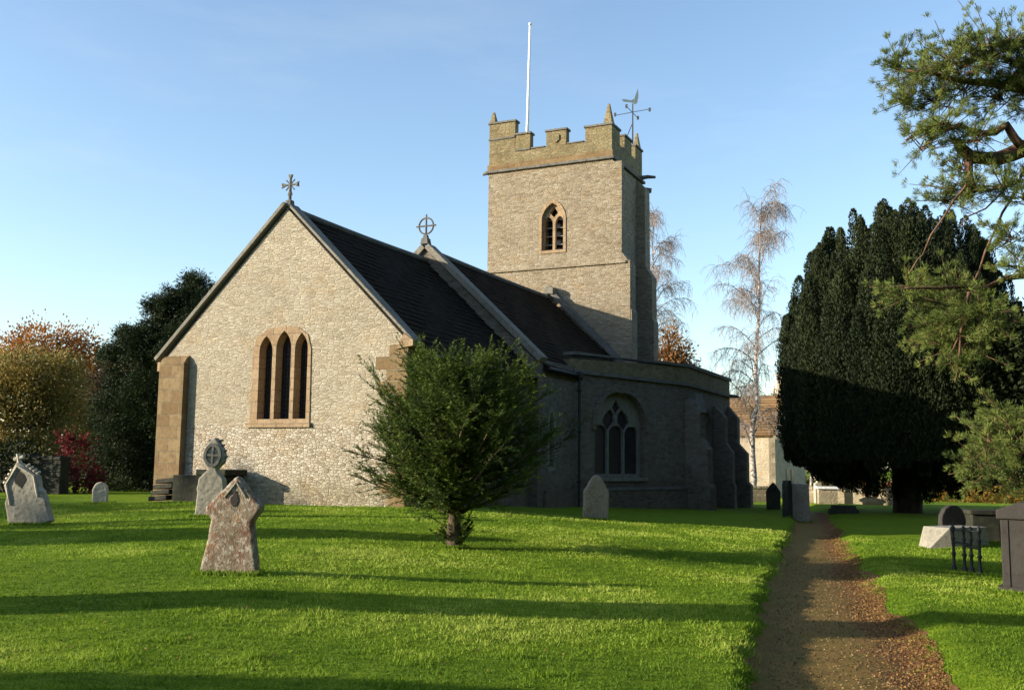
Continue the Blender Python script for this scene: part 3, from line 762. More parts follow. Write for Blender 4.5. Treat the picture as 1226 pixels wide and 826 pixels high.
# flagpole and weather vane
fp = MB(); bx, by = -6.15, 20.5
fp.tube([(bx, by, 14.2), (bx + .13, by, 22.05)], [.085, .055], 10); fp.lathe([(.0, 0), (.07, .03), (.09, .09), (.06, .15), (.0, .18)], (bx + .13, by, 22.05))
fp.build('flagpole', M['white'], church, smooth=True)
vx, vy = -1.38, 22.0
wv = MB(); wv.tube([(vx, vy, 14.2), (vx + .02, vy, 18.0)], [.05, .03], 8)
wv.tube([(vx - .85, vy, 17.55), (vx + .85, vy, 17.62)], .016, 6); wv.tube([(vx, vy - .85, 17.58), (vx, vy + .85, 17.58)], .016, 6)
wv.tube([(vx - .45, vy - .1, 15.9), (vx - .02, vy, 17.0)], .02, 5)
for a, b in ((-.85, 0), (.85, 0), (0, -.85), (0, .85)): wv.box(vx + a - .05, vx + a + .05, vy + b - .012, vy + b + .012, 17.5, 17.68)
wvo = wv.build('weather_vane', M['iron'], church)
tf = lambda a, d, z: (vx + .02 + a * .6, vy + a * .8 + d, z)
MB().slab([(-.62, 18.08), (-.5, 18.0), (-.05, 18.05), (.14, 17.98), (.26, 18.1), (.33, 18.42), (.30, 18.8), (.19, 18.5), (.10, 18.25), (-.1, 18.14), (-.5, 18.13)], [], -.012, .012, tf).build('vane_plate', M['gilt'], wvo)

# ------------------------------------------------------------------ headstones and tombs
def gz(X, D): return float(ground_h(X, D))
def ground_hit(px, py):
    d = FW + (px - 613) / FPX * RT - (py - 413) / FPX * UP
    t = 4.0
    while t < 120:
        P = EYE + d * t
        if P[2] < gz(P[0], P[1]): return P
        t += .01
    return EYE + d * 100

WEAR = bpy.data.textures.new('stone_wear', 'CLOUDS'); WEAR.noise_scale = .09; WEAR.noise_depth = 3
def headstone(name, X, D, rz, outline, holes, th, mat, label, cat, lean=(0, 0), group=None, smooth=.02):
    e = empty(name, (X, D, gz(X, D) - .06), rz, lean[0], lean[1]); tag(e, label, cat, group)
    sb = MB().slab(outline, [], -th / 2, th / 2, front).build('slab', M[mat], e, bevel=smooth)
    rm = sb.modifiers.new('remesh', 'REMESH'); rm.mode = 'VOXEL'; rm.voxel_size = .018; rm.use_smooth_shade = True
    dm = sb.modifiers.new('wear', 'DISPLACE'); dm.texture = WEAR; dm.strength = .018; dm.mid_level = .5; dm.texture_coords = 'GLOBAL'
    return e
# front lichened stone
o1 = [(-.385, 0), (.375, 0), (.30, .42), (.245, .70), (.335, .83), (.36, .90), (.19, 1.06), (.165, 1.10), (.02, 1.27), (-.16, 1.08), (-.18, 1.06), (-.36, .86), (-.355, .80), (-.28, .72), (-.30, .5)]
h = headstone('headstone', -3.46, 12.68, R(-6), o1, [], .17, 'stone_lichen', 'gabled headstone with red and white lichen standing alone at the front of the lawn', 'headstone', (R(-3), R(1)), 'headstones on the lawn')
rim = MB()
rim.slab([(-.13, 1.0), (-.115, .98), (.02, 1.165), (.145, .99), (.16, 1.01), (.02, 1.20)], [], -.103, -.087, front)
rim.build('carved_moulding', M['stone_head'], h, bevel=.006)
nic = [(-.035, .93), (0, .88), (.045, .90), (.06, .96), (.04, 1.02), (.02, 1.08), (-.01, 1.02), (-.045, .97)]
MB().slab(nic, [], -.092, -.086, front).build('niche_shade_plate', M['slate'], h)  # flat dark plate, the niche's shade put in as colour
# tall oval-headed stone behind it
P = ground_hit(251, 618)
o2 = [(-.30, 0), (.30, 0), (.28, .55), (.30, .62), (.27, .86), (.12, 1.02), (.09, 1.06), (.23, 1.22), (.25, 1.34), (.2, 1.5), (.06, 1.70), (0, 1.74), (-.06, 1.70), (-.2, 1.5), (-.25, 1.34), (-.22, 1.22), (-.09, 1.06), (-.12, 1.02), (-.27, .86), (-.3, .62), (-.28, .55)]
h = headstone('headstone', P[0], P[1], R(-4), o2, [], .22, 'stone_head', 'tall grey headstone with carved oval head, between the front stone and the lit gable', 'headstone', (0, R(2)), 'headstones on the lawn')
k = MB()
ov = lambda s, q: [(s * .19 * math.sin(a) * (1 if True else 1), 1.36 + s * .26 * -math.cos(a)) for a in np.linspace(0, 2 * math.pi, 17)[:-1]]
k.slab(ov(1, 0), [ov(.72, 0)], -.15, -.112, front)
k.box(-.02, .02, -.145, -.112, 1.18, 1.54); k.box(-.13, .13, -.143, -.112, 1.34, 1.38)
for s in (-1, 1):
    for z in (1.2, 1.32, 1.44, 1.56, 1.66): k.tube([(s * (.25 - abs(z - 1.34) * .45), -.04, z), (s * (.30 - abs(z - 1.34) * .45), .02, z + .03)], [.035, .02], 6)
k.build('carved_head', M['dark_coping'], h)
# left leaning stone with a cross finial
P = ground_hit(38, 628)
o3 = [(-.42, 0), (.46, 0), (.40, .62), (.34, .74), (.36, .98), (.30, 1.0), (.10, 1.26), (.03, 1.34), (-.03, 1.34), (-.10, 1.26), (-.30, 1.0), (-.36, .98), (-.34, .74), (-.40, .62)]
h = headstone('headstone', P[0], P[1], R(-4), o3, [], .18, 'stone_head', 'leaning grey headstone topped by a small cross, at the left end of the lawn', 'headstone', (R(-4), R(-17)), 'headstones on the lawn')
k = MB(); k.tube([(0, 0, 1.3), (0, 0, 1.52)], [.05, .04], 6); k.tube([(-.1, 0, 1.43), (.1, 0, 1.43)], .04, 6); k.build('finial', M['stone_pale'], h)
k = MB()
for s in (-1, 1):
    for i in range(4): t0 = i / 4; k.tube([(s * (.33 - .24 * t0), -.06, 1.0 + .27 * t0), (s * (.38 - .24 * t0), -.0, 1.04 + .27 * t0)], [.035, .03], 6)
    k.tube([(s * .29, -.10, .55), (s * .29, -.10, .97), (0, -.10, 1.26)], .025, 6)
k.build('carved_moulding', M['stone_pale'], h)
MB().slab([(-.12, .95), (0, .80), (.12, .95), (.10, 1.06), (0, 1.17), (-.10, 1.06)], [], -.097, -.091, front).build('niche_shade_plate', M['stone_dark'], h)  # dark plate in place of a recess, coloured as its shade
# small round-topped stone left
P = ground_hit(119.5, 603)
o4 = [(-.2, 0), (.2, 0), (.2, .42), (.17, .53), (.1, .61), (0, .64), (-.1, .61), (-.17, .53), (-.2, .42)]
headstone('headstone', P[0], P[1], R(10), o4, [], .12, 'stone_pale', 'small pale round-topped headstone in front of the dark conifer', 'headstone', (0, 0), 'headstones on the lawn')
# stone by the chapel
P = ground_hit(713, 622)
o5 = [(-.34, 0), (.33, 0), (.335, .80), (.27, .88), (.22, .98), (.12, 1.14), (.03, 1.21), (-.03, 1.21), (-.12, 1.14), (-.22, .98), (-.27, .88), (-.335, .80)]
headstone('headstone', P[0], P[1], R(12), o5, [], .14, 'stone_buff', 'pointed buff headstone in the shade of the chapel wall', 'headstone', (R(-3), R(2)), 'headstones on the lawn')
# far dark stones by the end of the path
o6 = [(-.28, 0), (.28, 0), (.3, .8), (.12, 1.08), (0, 1.2), (-.12, 1.08), (-.3, .8)]
P = at(926, 606, 43)
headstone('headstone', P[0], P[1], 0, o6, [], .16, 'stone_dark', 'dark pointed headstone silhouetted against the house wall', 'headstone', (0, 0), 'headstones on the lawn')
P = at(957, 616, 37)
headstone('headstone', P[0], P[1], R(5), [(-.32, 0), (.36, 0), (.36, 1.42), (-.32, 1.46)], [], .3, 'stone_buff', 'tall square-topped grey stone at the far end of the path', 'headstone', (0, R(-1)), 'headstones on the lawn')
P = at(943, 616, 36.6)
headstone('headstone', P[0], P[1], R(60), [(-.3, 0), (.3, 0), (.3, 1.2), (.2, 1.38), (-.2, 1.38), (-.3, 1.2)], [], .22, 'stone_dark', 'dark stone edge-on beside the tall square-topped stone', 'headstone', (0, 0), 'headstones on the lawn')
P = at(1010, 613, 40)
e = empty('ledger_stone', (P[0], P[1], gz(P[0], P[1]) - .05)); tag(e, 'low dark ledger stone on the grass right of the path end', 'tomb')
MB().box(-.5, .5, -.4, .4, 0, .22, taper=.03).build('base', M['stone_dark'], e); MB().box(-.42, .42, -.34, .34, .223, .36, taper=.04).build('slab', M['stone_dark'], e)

# dark slab pile against the gable
e = empty('chest_tomb', (*(CH @ Vector((-5.9, -.62, 0)))[:2], gz(-7.4, 26.9) - .02), -TH); tag(e, 'dark mossy chest tomb with stacked slabs against the lit gable wall', 'tomb')
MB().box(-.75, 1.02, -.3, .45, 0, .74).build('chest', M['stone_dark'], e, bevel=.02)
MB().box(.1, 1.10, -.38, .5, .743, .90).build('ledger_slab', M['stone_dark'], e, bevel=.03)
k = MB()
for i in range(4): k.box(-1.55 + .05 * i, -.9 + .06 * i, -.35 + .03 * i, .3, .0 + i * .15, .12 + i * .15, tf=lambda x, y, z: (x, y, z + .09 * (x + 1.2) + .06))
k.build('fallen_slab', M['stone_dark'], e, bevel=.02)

# right of the path: coped tomb with headstone, iron railings, chest tomb
P = at(1138, 656, 24.4)
Z = gz(P[0], P[1])
e = empty('coped_tomb', (P[0], P[1], Z - .04), R(28)); tag(e, 'coped grave slab with a sloping pale end on the grass right of the path', 'tomb')
MB().add([(-.92, -.1, 0), (-.38, -.35, 0), (.95, -.35, 0), (.95, .6, 0), (-.4, .6, 0), (-.38, -.3, .52), (.95, -.3, .52), (.95, .45, .52), (-.38, .45, .52)],
         [(0, 4, 3, 2, 1), (0, 1, 5), (0, 5, 8, 4), (1, 2, 6, 5), (5, 6, 7, 8), (2, 3, 7, 6), (3, 4, 8, 7)]).build('slab', M['stone_head'], e, bevel=.015)
P = at(1140, 632, 25.3)
X, D = P[0], P[1]
e = headstone('headstone', X, D, R(15), [(-.36, 0), (.36, 0), (.36, .62), (.33, .78), (.24, .93), (.12, 1.0), (0, 1.02), (-.12, 1.0), (-.24, .93), (-.33, .78), (-.36, .62)], [], .16, 'slate', 'round-headed brown headstone standing behind the coped grave slab', 'headstone', (0, 0), 'headstones on the lawn')
P0_ = at(1148, 686, 18.1)
e = empty('grave_railing', (P0_[0], P0_[1], gz(P0_[0], P0_[1])), R(-12)); tag(e, 'broken corner of dark iron grave railing in front of the coped slab', 'railing')
def post(x, y, h, parent):
    MB().lathe([(.05, -.1), (.05, .06), (.03, .09), (.026, .25), (.045, .29), (.026, .33), (.024, .52), (.042, .56), (.024, .6), (.022, .68), (.04, .71), (.045, .75), (.02, .79), (.0, h)], (x, y, 0), 10).build('post', M['iron'], parent, smooth=True)
for x, y, hh in ((0, .35, .84), (.13, .12, .82), (.22, .0, .80), (.30, -.25, .90)): post(x, y, hh, e)
MB().tube([(0, .35, .50), (.22, 0, .48)], .02, 6).build('rail', M['iron'], e); MB().tube([(.13, .12, .46), (.30, -.25, .42)], .02, 6).build('rail', M['iron'], e)
MB().tube([(-.02, .36, .72), (.3, -.25, .72)], .015, 6).build('rail', M['iron'], e)
# tall chest tomb at the right edge
P = at(1201, 707, 16.0)
e = empty('chest_tomb', (P[0], P[1], gz(P[0], P[1]) - .05), R(-32)); tag(e, 'tall grey chest tomb with coped lid at the right edge of the lawn', 'tomb')
MB().box(0, 2.0, 0, 1.0, 0, 1.14).build('chest', M['slate'], e, bevel=.015)
MB().slab([(-.05, 1.143), (2.05, 1.143), (2.05, 1.28), (1.75, 1.40), (.25, 1.40), (-.05, 1.28)], [], -.05, 1.05, front).build('lid', M['slate'], e, bevel=.015)
for x in (.02, .98, 1.9): MB().box(x, x + .09, -.018, -.003, .101, 1.13).build('pilaster', M['slate'], e)
k = MB().box(-.06, 2.06, -.06, 1.06, -.1, .10).build('plinth', M['slate'], e)
# dark chest tomb behind
P = at(1185, 655, 26.0)
e = empty('chest_tomb', (P[0], P[1], gz(P[0], P[1]) - .03), R(-5)); tag(e, 'low dark chest tomb in shade between the round-headed stone and the right edge', 'tomb')
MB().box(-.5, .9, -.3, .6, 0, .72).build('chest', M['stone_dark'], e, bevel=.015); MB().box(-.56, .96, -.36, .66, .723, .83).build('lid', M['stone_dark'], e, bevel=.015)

# ------------------------------------------------------------------ house and walls behind
hz = -.75
P = at(929, 596, 70)
e = empty('house', (P[0], P[1], hz), R(-35)); tag(e, 'pale stone house with brown tiled roof beyond the churchyard', 'house')
Hh, Hr, Dp = 4.55, 7.4, 6.2
MB().box(-16, 0, 0, Dp, -.5, Hh).build('wall', M['house_wall'], e)
MB().slab([(0, -.5), (Dp, -.5), (Dp, Hh), (Dp / 2, Hr - .1), (0, Hh)], [], .003, -.45, lambda d, x, z: (x, d, z)).build('gable_wall', M['house_wall'], e)
k = MB()
k.add([(-16, -.25, Hh - .1), (.2, -.25, Hh - .1), (.2, Dp / 2, Hr), (-16, Dp / 2, Hr), (-16, Dp + .25, Hh - .1), (.2, Dp + .25, Hh - .1)], [(0, 1, 2, 3), (3, 2, 5, 4)])
o = k.build('roof', M['house_roof'], e); o.rotation_euler = (0, 0, 0)
sm = o.modifiers.new('solid', 'SOLIDIFY'); sm.thickness = .15; sm.offset = 1
MB().slab([(-.3, Hh - .3), (Dp / 2, Hr + .0), (Dp + .3, Hh - .3), (Dp + .3, Hh + .05), (Dp / 2, Hr + .35), (-.3, Hh + .05)], [], .36, -.02, lambda d, x, z: (x, d, z)).build('gable_coping', M['coping'], e)
ch = MB().box(-.75, .1, Dp / 2 - .45, Dp / 2 + .45, Hr - .3, Hr + 1.5).build('chimney', M['house_wall'], e)
MB().box(-.82, .17, Dp / 2 - .52, Dp / 2 + .52, Hr + 1.502, Hr + 1.68).build('chimney_cap', M['house_wall'], ch)
for wx in (-4.6, -8.5, -12):
    w = MB().box(wx, wx + 1.0, -.06, -.003, .9, 2.1).build('window', M['coping'], e); MB().box(wx + .08, wx + .92, -.07, -.063, 1.0, 2.0).build('pane', M['glass'], w)
k = MB()
for y in (2.6, 3.6): k.box(.004, .05, y - .55, y - .05, 1.0, 2.2)
k.build('window', M['glass'], e)

def low_wall(px0, px1, D0, D1, h, label, mat='yard_wall', z=None):
    a = at(px0, 600, D0); b = at(px1, 600, D1); L = math.hypot(b[0] - a[0], b[1] - a[1])
    e = empty('stone_wall', (a[0], a[1], gz(a[0], a[1]) - .3), math.atan2(b[1] - a[1], b[0] - a[0])); tag(e, label, 'wall')
    MB().box(0, L, 0, .45, 0, h + .3).build('wall', M[mat], e, bevel=.03)
    k = MB(); x = 0
    while x < L:
        w = random.uniform(.3, .55); k.box(x, min(x + w - .02, L), -.05, .5, h + .303, h + .30 + random.uniform(.12, .22)); x += w
    k.build('coping', M[mat], e, bevel=.03)
low_wall(885, 924, 56, 56, .75, 'short lit stretch of churchyard wall left of the path end')
low_wall(963, 1100, 56, 52, .85, 'lit rubble churchyard wall seen below the great yew')
low_wall(-60, 70, 36, 34.5, 1.15, 'dim boundary wall under the trees at far left', 'stone_dark')  # wall coloured dark to hold the shade it stands in
P = at(990, 592, 53)
e = empty('chest_tomb', (P[0], P[1], gz(P[0], P[1])), R(-8)); tag(e, 'white topped table tomb in front of the lit churchyard wall', 'tomb')
MB().box(-.45, .5, -.3, .3, 0, .78).build('chest', M['house_wall'], e); MB().box(-.55, .58, -.4, .4, .783, .9).build('lid', M['white'], e)
P = at(979, 592, 54)
e = empty('stone_urn', (P[0], P[1], gz(P[0], P[1])), 0); tag(e, 'small pale urn on a pillar left of the table tomb', 'urn')
MB().box(-.16, .16, -.16, .16, 0, 1.05).build('pillar', M['stone_pale'], e); MB().lathe([(.16, 1.05), (.06, 1.12), (.1, 1.2), (.2, 1.35), (.2, 1.45), (.05, 1.52)], (0, 0, 0)).build('urn', M['stone_pale'], e, smooth=True)

# ------------------------------------------------------------------ vegetation
M['bark'] = bark('brown_bark', (.05, .035, .022), (.14, .10, .065))
M['dark_bark'] = bark('dark_yew_bark', (.02, .014, .01), (.06, .04, .028))
M['pine_bark'] = bark('pine_bark', (.045, .026, .018), (.19, .105, .06))
M['birch_bark'] = bark('birch_bark', (.08, .065, .06), (.46, .41, .37), 1.5, 5, (.42, .56))
M['twig'] = plain('birch_twigs', (.20, .165, .15), .8)
M['yew_leaf'] = foliage('yew_needles', (.011, .018, .006), (.020, .030, .008), (.038, .046, .013), .08)
M['bush_leaf'] = foliage('young_yew_needles', (0.020, 0.038, 0.007), (0.054, 0.086, 0.011), (0.117, 0.158, 0.018), .25)
M['pine_leaf'] = foliage('pine_needles', (0.070, 0.102, 0.024), (0.155, 0.196, 0.042), (0.248, 0.268, 0.066), .25)
M['conifer_leaf'] = foliage('dark_conifer_sprays', (.012, .022, .008), (.026, .04, .012), (.045, .06, .018), .12)
M['beech_leaf'] = foliage('golden_beech_leaves', (0.120, 0.090, 0.024), (0.252, 0.180, 0.042), (0.360, 0.240, 0.060), .3, (.35, (0.192, 0.168, 0.048)))
M['orange_leaf'] = foliage('orange_leaves', (0.125, 0.050, 0.019), (0.312, 0.125, 0.027), (0.450, 0.213, 0.044), .3)
M['red_leaf'] = foliage('crimson_leaves', (.06, .010, .012), (.15, .022, .022), (.24, .05, .035), .3)
M['rust_leaf'] = foliage('rust_leaves', (.07, .045, .018), (.16, .08, .03), (.24, .06, .03), .3)
M['purple_leaf'] = foliage('dull_purple_leaves', (.025, .02, .016), (.05, .035, .025), (.08, .05, .03), .2)  # dull purple is the leaf colour itself
M['hedge_leaf'] = foliage('autumn_hedge_leaves', (.12, .11, .02), (.34, .20, .03), (.42, .13, .03), .3)
M['brown_leaf'] = foliage('russet_larch_needles', (.12, .055, .02), (.22, .11, .035), (.28, .15, .05), .3)
M['olive_leaf'] = foliage('olive_hedge_leaves', (.04, .05, .015), (.09, .09, .025), (.16, .13, .04), .3)

def tree(name, label, cat, base, trunk_top, r0, clumps, mat, leaf=(.2, .12), sub=14, per=22, sub_r=.7, bark_='bark', group=None, out=.6, up=.2, limbs=True, jit=.2):
    e = empty(name, base); tag(e, label, cat, group)
    b = np.array(base, float)
    k = MB(); tt = np.array(trunk_top, float) - b
    limb(k, (0, 0, -.3), tt, r0, r0 * .35, 0, .15, 8, 9)
    if limbs:
        for c, r in clumps:
            t = rng.uniform(.35, .95); s = tt * t
            limb(k, s, np.array(c) - b, r0 * .35, r0 * .08, .05, .3, 5, 5)
    k.build('trunk', M[bark_], e, smooth=True)
    C, Dr, T = clump_leaves([(np.array(c) - b, r) for c, r in clumps], sub, per, sub_r, out, up)
    leaf_obj('crown', M[mat], C, Dr, leaf[0], leaf[1], e, T, jit=jit)
    return e

def px_clumps(lst, D, dr=None, jitter=0):
    o = []
    for (x, y, rx, ry) in lst:
        d = D + (random.uniform(-jitter, jitter) if jitter else 0)
        s = d / FPX
        o.append((at(x, y, d), (rx * s, (dr or (rx + ry) / 2 * s), ry * s)))
    return o
def base_at(px, D): 
    P = at(px, 600, D); return (P[0], P[1], gz(P[0], P[1]) - .05)

# --- young yew on the lawn
B = ground_hit(543, 656); B[2] = gz(B[0], B[1])
bush = empty('young_yew', B); tag(bush, 'dark green bushy young yew on a short trunk in the middle of the lawn', 'tree')
k = MB(); limb(k, (0, 0, -.1), (.02, 0, .95), .14, .09, 0, .1, 5, 10)
Cs, Ds, Ts = [], [], []
def spray(p, d, L, n, ln, spread, tint):
    d = d / np.linalg.norm(d)
    t = rng.uniform(.05, 1, n)
    P = p + d * (t * L)[:, None]
    s = np.cross(d, [0, 0, 1.0]); s /= np.linalg.norm(s) + 1e-6
    sg = rng.choice([-1, 1], n)[:, None]
    Dn = d * .75 + s * sg * spread + rng.normal(size=(n, 3)) * .28
    Cs.append(P + Dn * ln * .4); Ds.append(Dn); Ts.append(np.clip(tint + .25 * rng.normal(size=n) + .25 * (t - .5), 0, 1))
for i in range(165):
    az = rng.uniform(0, 2 * math.pi); f = rng.uniform(0, 1)
    z0 = .55 + 1.7 * f ** 1.1
    el = R(rng.uniform(9, 34) + 34 * f ** 2)
    L = (1.95 + .95 * f - 1.75 * f * f) * rng.uniform(.64, 1.14)
    if f < .08: L *= .8; el = R(rng.uniform(10, 26))
    d0 = np.array([math.cos(az) * math.cos(el), math.sin(az) * math.cos(el), math.sin(el)])
    p = np.array([.03 * rng.normal(), .03 * rng.normal(), z0]); pts = [p.copy()]; d = d0.copy(); st = 8
    tint = rng.uniform(.2, .75)
    for j in range(st):
        d = d + np.array([0, 0, .035]) + rng.normal(size=3) * .06; d /= np.linalg.norm(d)
        p = p + d * L / st; pts.append(p.copy())
        if j >= 1:
            for q_ in range(5):
                a = rng.normal(size=3); dd = d * .85 + a * .42 + np.array([0, 0, .12])
                spray(p - d * L / st * rng.uniform(0, 1), dd, rng.uniform(.25, .72) * (1.1 - .4 * j / st), 36, .065, .75, tint)
    spray(p, d, .28, 22, .06, .7, tint + .15)
    k.tube(pts, [.03 * (1 - .85 * j / st) for j in range(st + 1)], 5)
for i in range(34):      # basal sprouts round the trunk
    az = rng.uniform(0, 2 * math.pi); d = np.array([math.cos(az), math.sin(az), rng.uniform(.5, 1.8)])
    spray(np.array([math.cos(az) * .1, math.sin(az) * .1, rng.uniform(.02, .45)]), d, rng.uniform(.2, .42), 70, .06, .7, .25)
k.build('trunk', M['bark'], bush, smooth=True)
leaf_obj('crown', M['bush_leaf'], np.concatenate(Cs), np.concatenate(Ds), .08, .013, bush, np.concatenate(Ts))

# --- great columnar yew
YB = base_at(1086, 42.0)
yew = empty('great_yew', YB); tag(yew, 'huge dark yew with upright plumes beyond the right side of the path', 'tree')
k = MB(); limb(k, (0, 0, -.3), (0, 0, 4), .62, .4, 0, .05, 6, 12)
Cs, Ds, Ts = [], [], []
plumes = []
for i in range(170):
    rr = 4.5 * math.sqrt(rng.uniform(0, 1)); az = rng.uniform(0, 2 * math.pi)
    plumes.append((rr * math.cos(az), rr * math.sin(az), rr))
for i in range(44):
    az = 2 * math.pi * i / 44 + rng.uniform(-.05, .05); plumes.append((4.6 * math.cos(az), 4.6 * math.sin(az), 4.6))
for (x, y, rr) in plumes:
    top = 13.0 - 4.6 * (rr / 4.6) ** 3 + rng.uniform(-.7, .25); lo = .35 + 1.7 * (rr / 4.6) ** 2 + rng.uniform(0, .25)
    if rr < 3 and rng.uniform() < .5: lo = max(lo, top - 6)
    H = top - lo; n = int(H * (560 if rr > 3 else 380))
    t = rng.uniform(0, 1, n); a = rng.uniform(0, 2 * math.pi, n)
    rad = rng.uniform(.5, .74) * (np.clip(1 - t ** 5, 0, 1) ** .5 * np.clip(.45 + t * 3, 0, 1) * (1 - .25 * t)) * (rng.uniform(.3, 1.0, n) ** .5) * (1 + .16 * np.sin(a * 3 + t * H * 2.2 + x) + .12 * np.sin(t * H * 5 + y))
    lean = .05 * np.array([x, y]) / 4.6
    P = np.stack([x + rad * np.cos(a) + lean[0] * t * H * .3, y + rad * np.sin(a) + lean[1] * t * H * .3, lo + t * H], 1)
    d = np.stack([np.cos(a) * .55, np.sin(a) * .55, np.full(n, 1.0)], 1) + rng.normal(size=(n, 3)) * .3
    Cs.append(P); Ds.append(d); Ts.append(np.clip(rng.uniform(.1, .7) + .25 * rng.normal(size=n), 0, 1))
    if rng.uniform() < .25: limb(k, (0, 0, 2.2), (x, y, lo + H * .6), .12, .03, .1, .1, 4, 5)
k.build('trunk', M['dark_bark'], yew, smooth=True)
leaf_obj('crown', M['yew_leaf'], np.concatenate(Cs), np.concatenate(Ds), .15, .045, yew, np.concatenate(Ts), jit=.25)

# second dark yew behind, at the right edge
tree('dark_yew', 'dark spreading evergreen behind the pine at the right edge', 'tree', base_at(1262, 38), at(1262, 430, 38), .3,
     px_clumps([(1195, 420, 26, 50), (1185, 500, 30, 50), (1215, 470, 45, 60), (1270, 430, 70, 80), (1230, 545, 45, 40), (1300, 530, 60, 60), (1190, 560, 30, 28)], 38), 'yew_leaf', (.24, .12), 30, 22, .6)

# --- Scots pine, trunk outside the frame
PB = (11.6, 18.2, gz(11.6, 18.2) - .1)
pine = empty('scots_pine', PB); tag(pine, 'spreading pine with grey green needle tufts reaching in from the right edge', 'tree')
pb = np.array(PB)
k = MB(); ptop = np.array([.5, .3, 13.5])
limb(k, (0, 0, -.2), ptop, .38, .12, 0, .05, 9, 12)
def plimb(pl, r0, r1, D=(17.6, 17.6)):
    n = len(pl); pts = []
    for i, (x, y) in enumerate(pl):
        d = D[0] + (D[1] - D[0]) * i / (n - 1); pts.append(at(x, y, d) - pb)
    # smooth by midpoints
    q_ = [pts[0]]
    for a, b in zip(pts[:-1], pts[1:]): q_ += [a * .5 + b * .5 + rng.normal(size=3) * .03, b]
    k.tube(q_, [r0 + (r1 - r0) * i / (len(q_) - 1) for i in range(len(q_))], 8)
plimb([(1385, 150), (1300, 150), (1226, 178), (1195, 190), (1160, 186), (1147, 170)], .20, .085, (18.2, 17.4))
plimb([(1160, 186), (1160, 210), (1168, 230)], .09, .05, (17.4, 17.4))
plimb([(1226, 178), (1205, 150), (1180, 160), (1150, 150), (1110, 155), (1085, 168)], .09, .02, (17.6, 17.2))
plimb([(1300, 150), (1240, 110), (1190, 100), (1140, 95), (1085, 85)], .13, .02, (18, 17))
plimb([(1300, 150), (1260, 60), (1210, 50), (1170, 55)], .12, .03, (18, 17.6))
plimb([(1160, 195), (1155, 225), (1130, 260), (1105, 305), (1090, 325)], .024, .010, (17.2, 16.8))
plimb([(1240, 210), (1205, 225), (1180, 250), (1150, 270)], .024, .01, (18, 17.4))
plimb([(1226, 200), (1200, 255), (1180, 300), (1165, 340), (1150, 380), (1140, 420)], .026, .012, (18, 17))
plimb([(1290, 360), (1230, 330), (1180, 345), (1130, 345), (1080, 345)], .07, .015, (18, 16.8))
plimb([(1160, 350), (1150, 400), (1148, 430)], .03, .015, (17, 17))
plimb([(1330, 470), (1260, 500), (1210, 530), (1170, 560)], .08, .02, (18, 17.2))
pc = [(1075, 82, 24, 16), (1100, 88, 38, 26), (1140, 75, 42, 30), (1150, 105, 45, 28), (1185, 62, 45, 34), (1215, 58, 40, 20), (1220, 85, 40, 34), (1195, 115, 40, 26), (1120, 120, 38, 18), (1085, 122, 20, 8),
      (1240, 120, 40, 30), (1270, 85, 50, 34), (1110, 172, 30, 14), (1130, 150, 30, 12), (1150, 200, 18, 16), (1160, 228, 36, 15), (1200, 222, 34, 16), (1128, 240, 26, 9), (1225, 235, 22, 24), (1210, 285, 16, 26), (1222, 320, 12, 24), (1165, 165, 25, 10),
      (1085, 350, 30, 18), (1140, 350, 36, 22), (1175, 372, 40, 30), (1130, 385, 36, 24), (1150, 412, 34, 22), (1140, 432, 22, 12),
      (1205, 500, 28, 14), (1190, 530, 34, 20), (1215, 535, 26, 26), (1178, 556, 30, 15), (1215, 570, 24, 22), (1240, 520, 30, 40)]
Cs, Ds, Ts = [], [], []
twg = k
for (x, y, rx, ry) in pc:
    D = 17.4 + random.uniform(-.7, .5); sc_ = D / FPX
    c = at(x, y, D) - pb; r = np.array([rx * sc_, (rx + ry) * .5 * sc_, ry * sc_])
    ntw = int(10 + 85 * r[0] * r[2])
    for j in range(ntw):
        u = unit(1)[0]; p = c + u * r * rng.uniform(.1, .75)
        d = u * np.array([1, 1, .6]) + np.array([-.25, -.1, .15]) + rng.normal(size=3) * .3; d /= np.linalg.norm(d)
        L = rng.uniform(.25, .6) * (.5 + rx / 50); p1 = p + d * L
        twg.tube([p - d * L * .4, p, p1], [.012, .009, .005], 4, False)
        st = rng.uniform(.05, .8)
        for q_ in range(4):
            pt = p + d * L * (q_ + rng.uniform(0, 1)) / 4 + rng.normal(size=3) * .05
            nn = 40; dd = unit(nn) * .7 + d * .75 + np.array([0, 0, .25]); dd /= np.linalg.norm(dd, axis=1)[:, None]
            Cs.append(pt + dd * .06 + rng.normal(size=(nn, 3)) * .02); Ds.append(dd); Ts.append(np.clip(st + .15 * rng.normal(size=nn), 0, 1))
k.build('trunk', M['pine_bark'], pine, smooth=True)
leaf_obj('crown', M['pine_leaf'], np.concatenate(Cs), np.concatenate(Ds), .10, .0095, pine, np.concatenate(Ts))

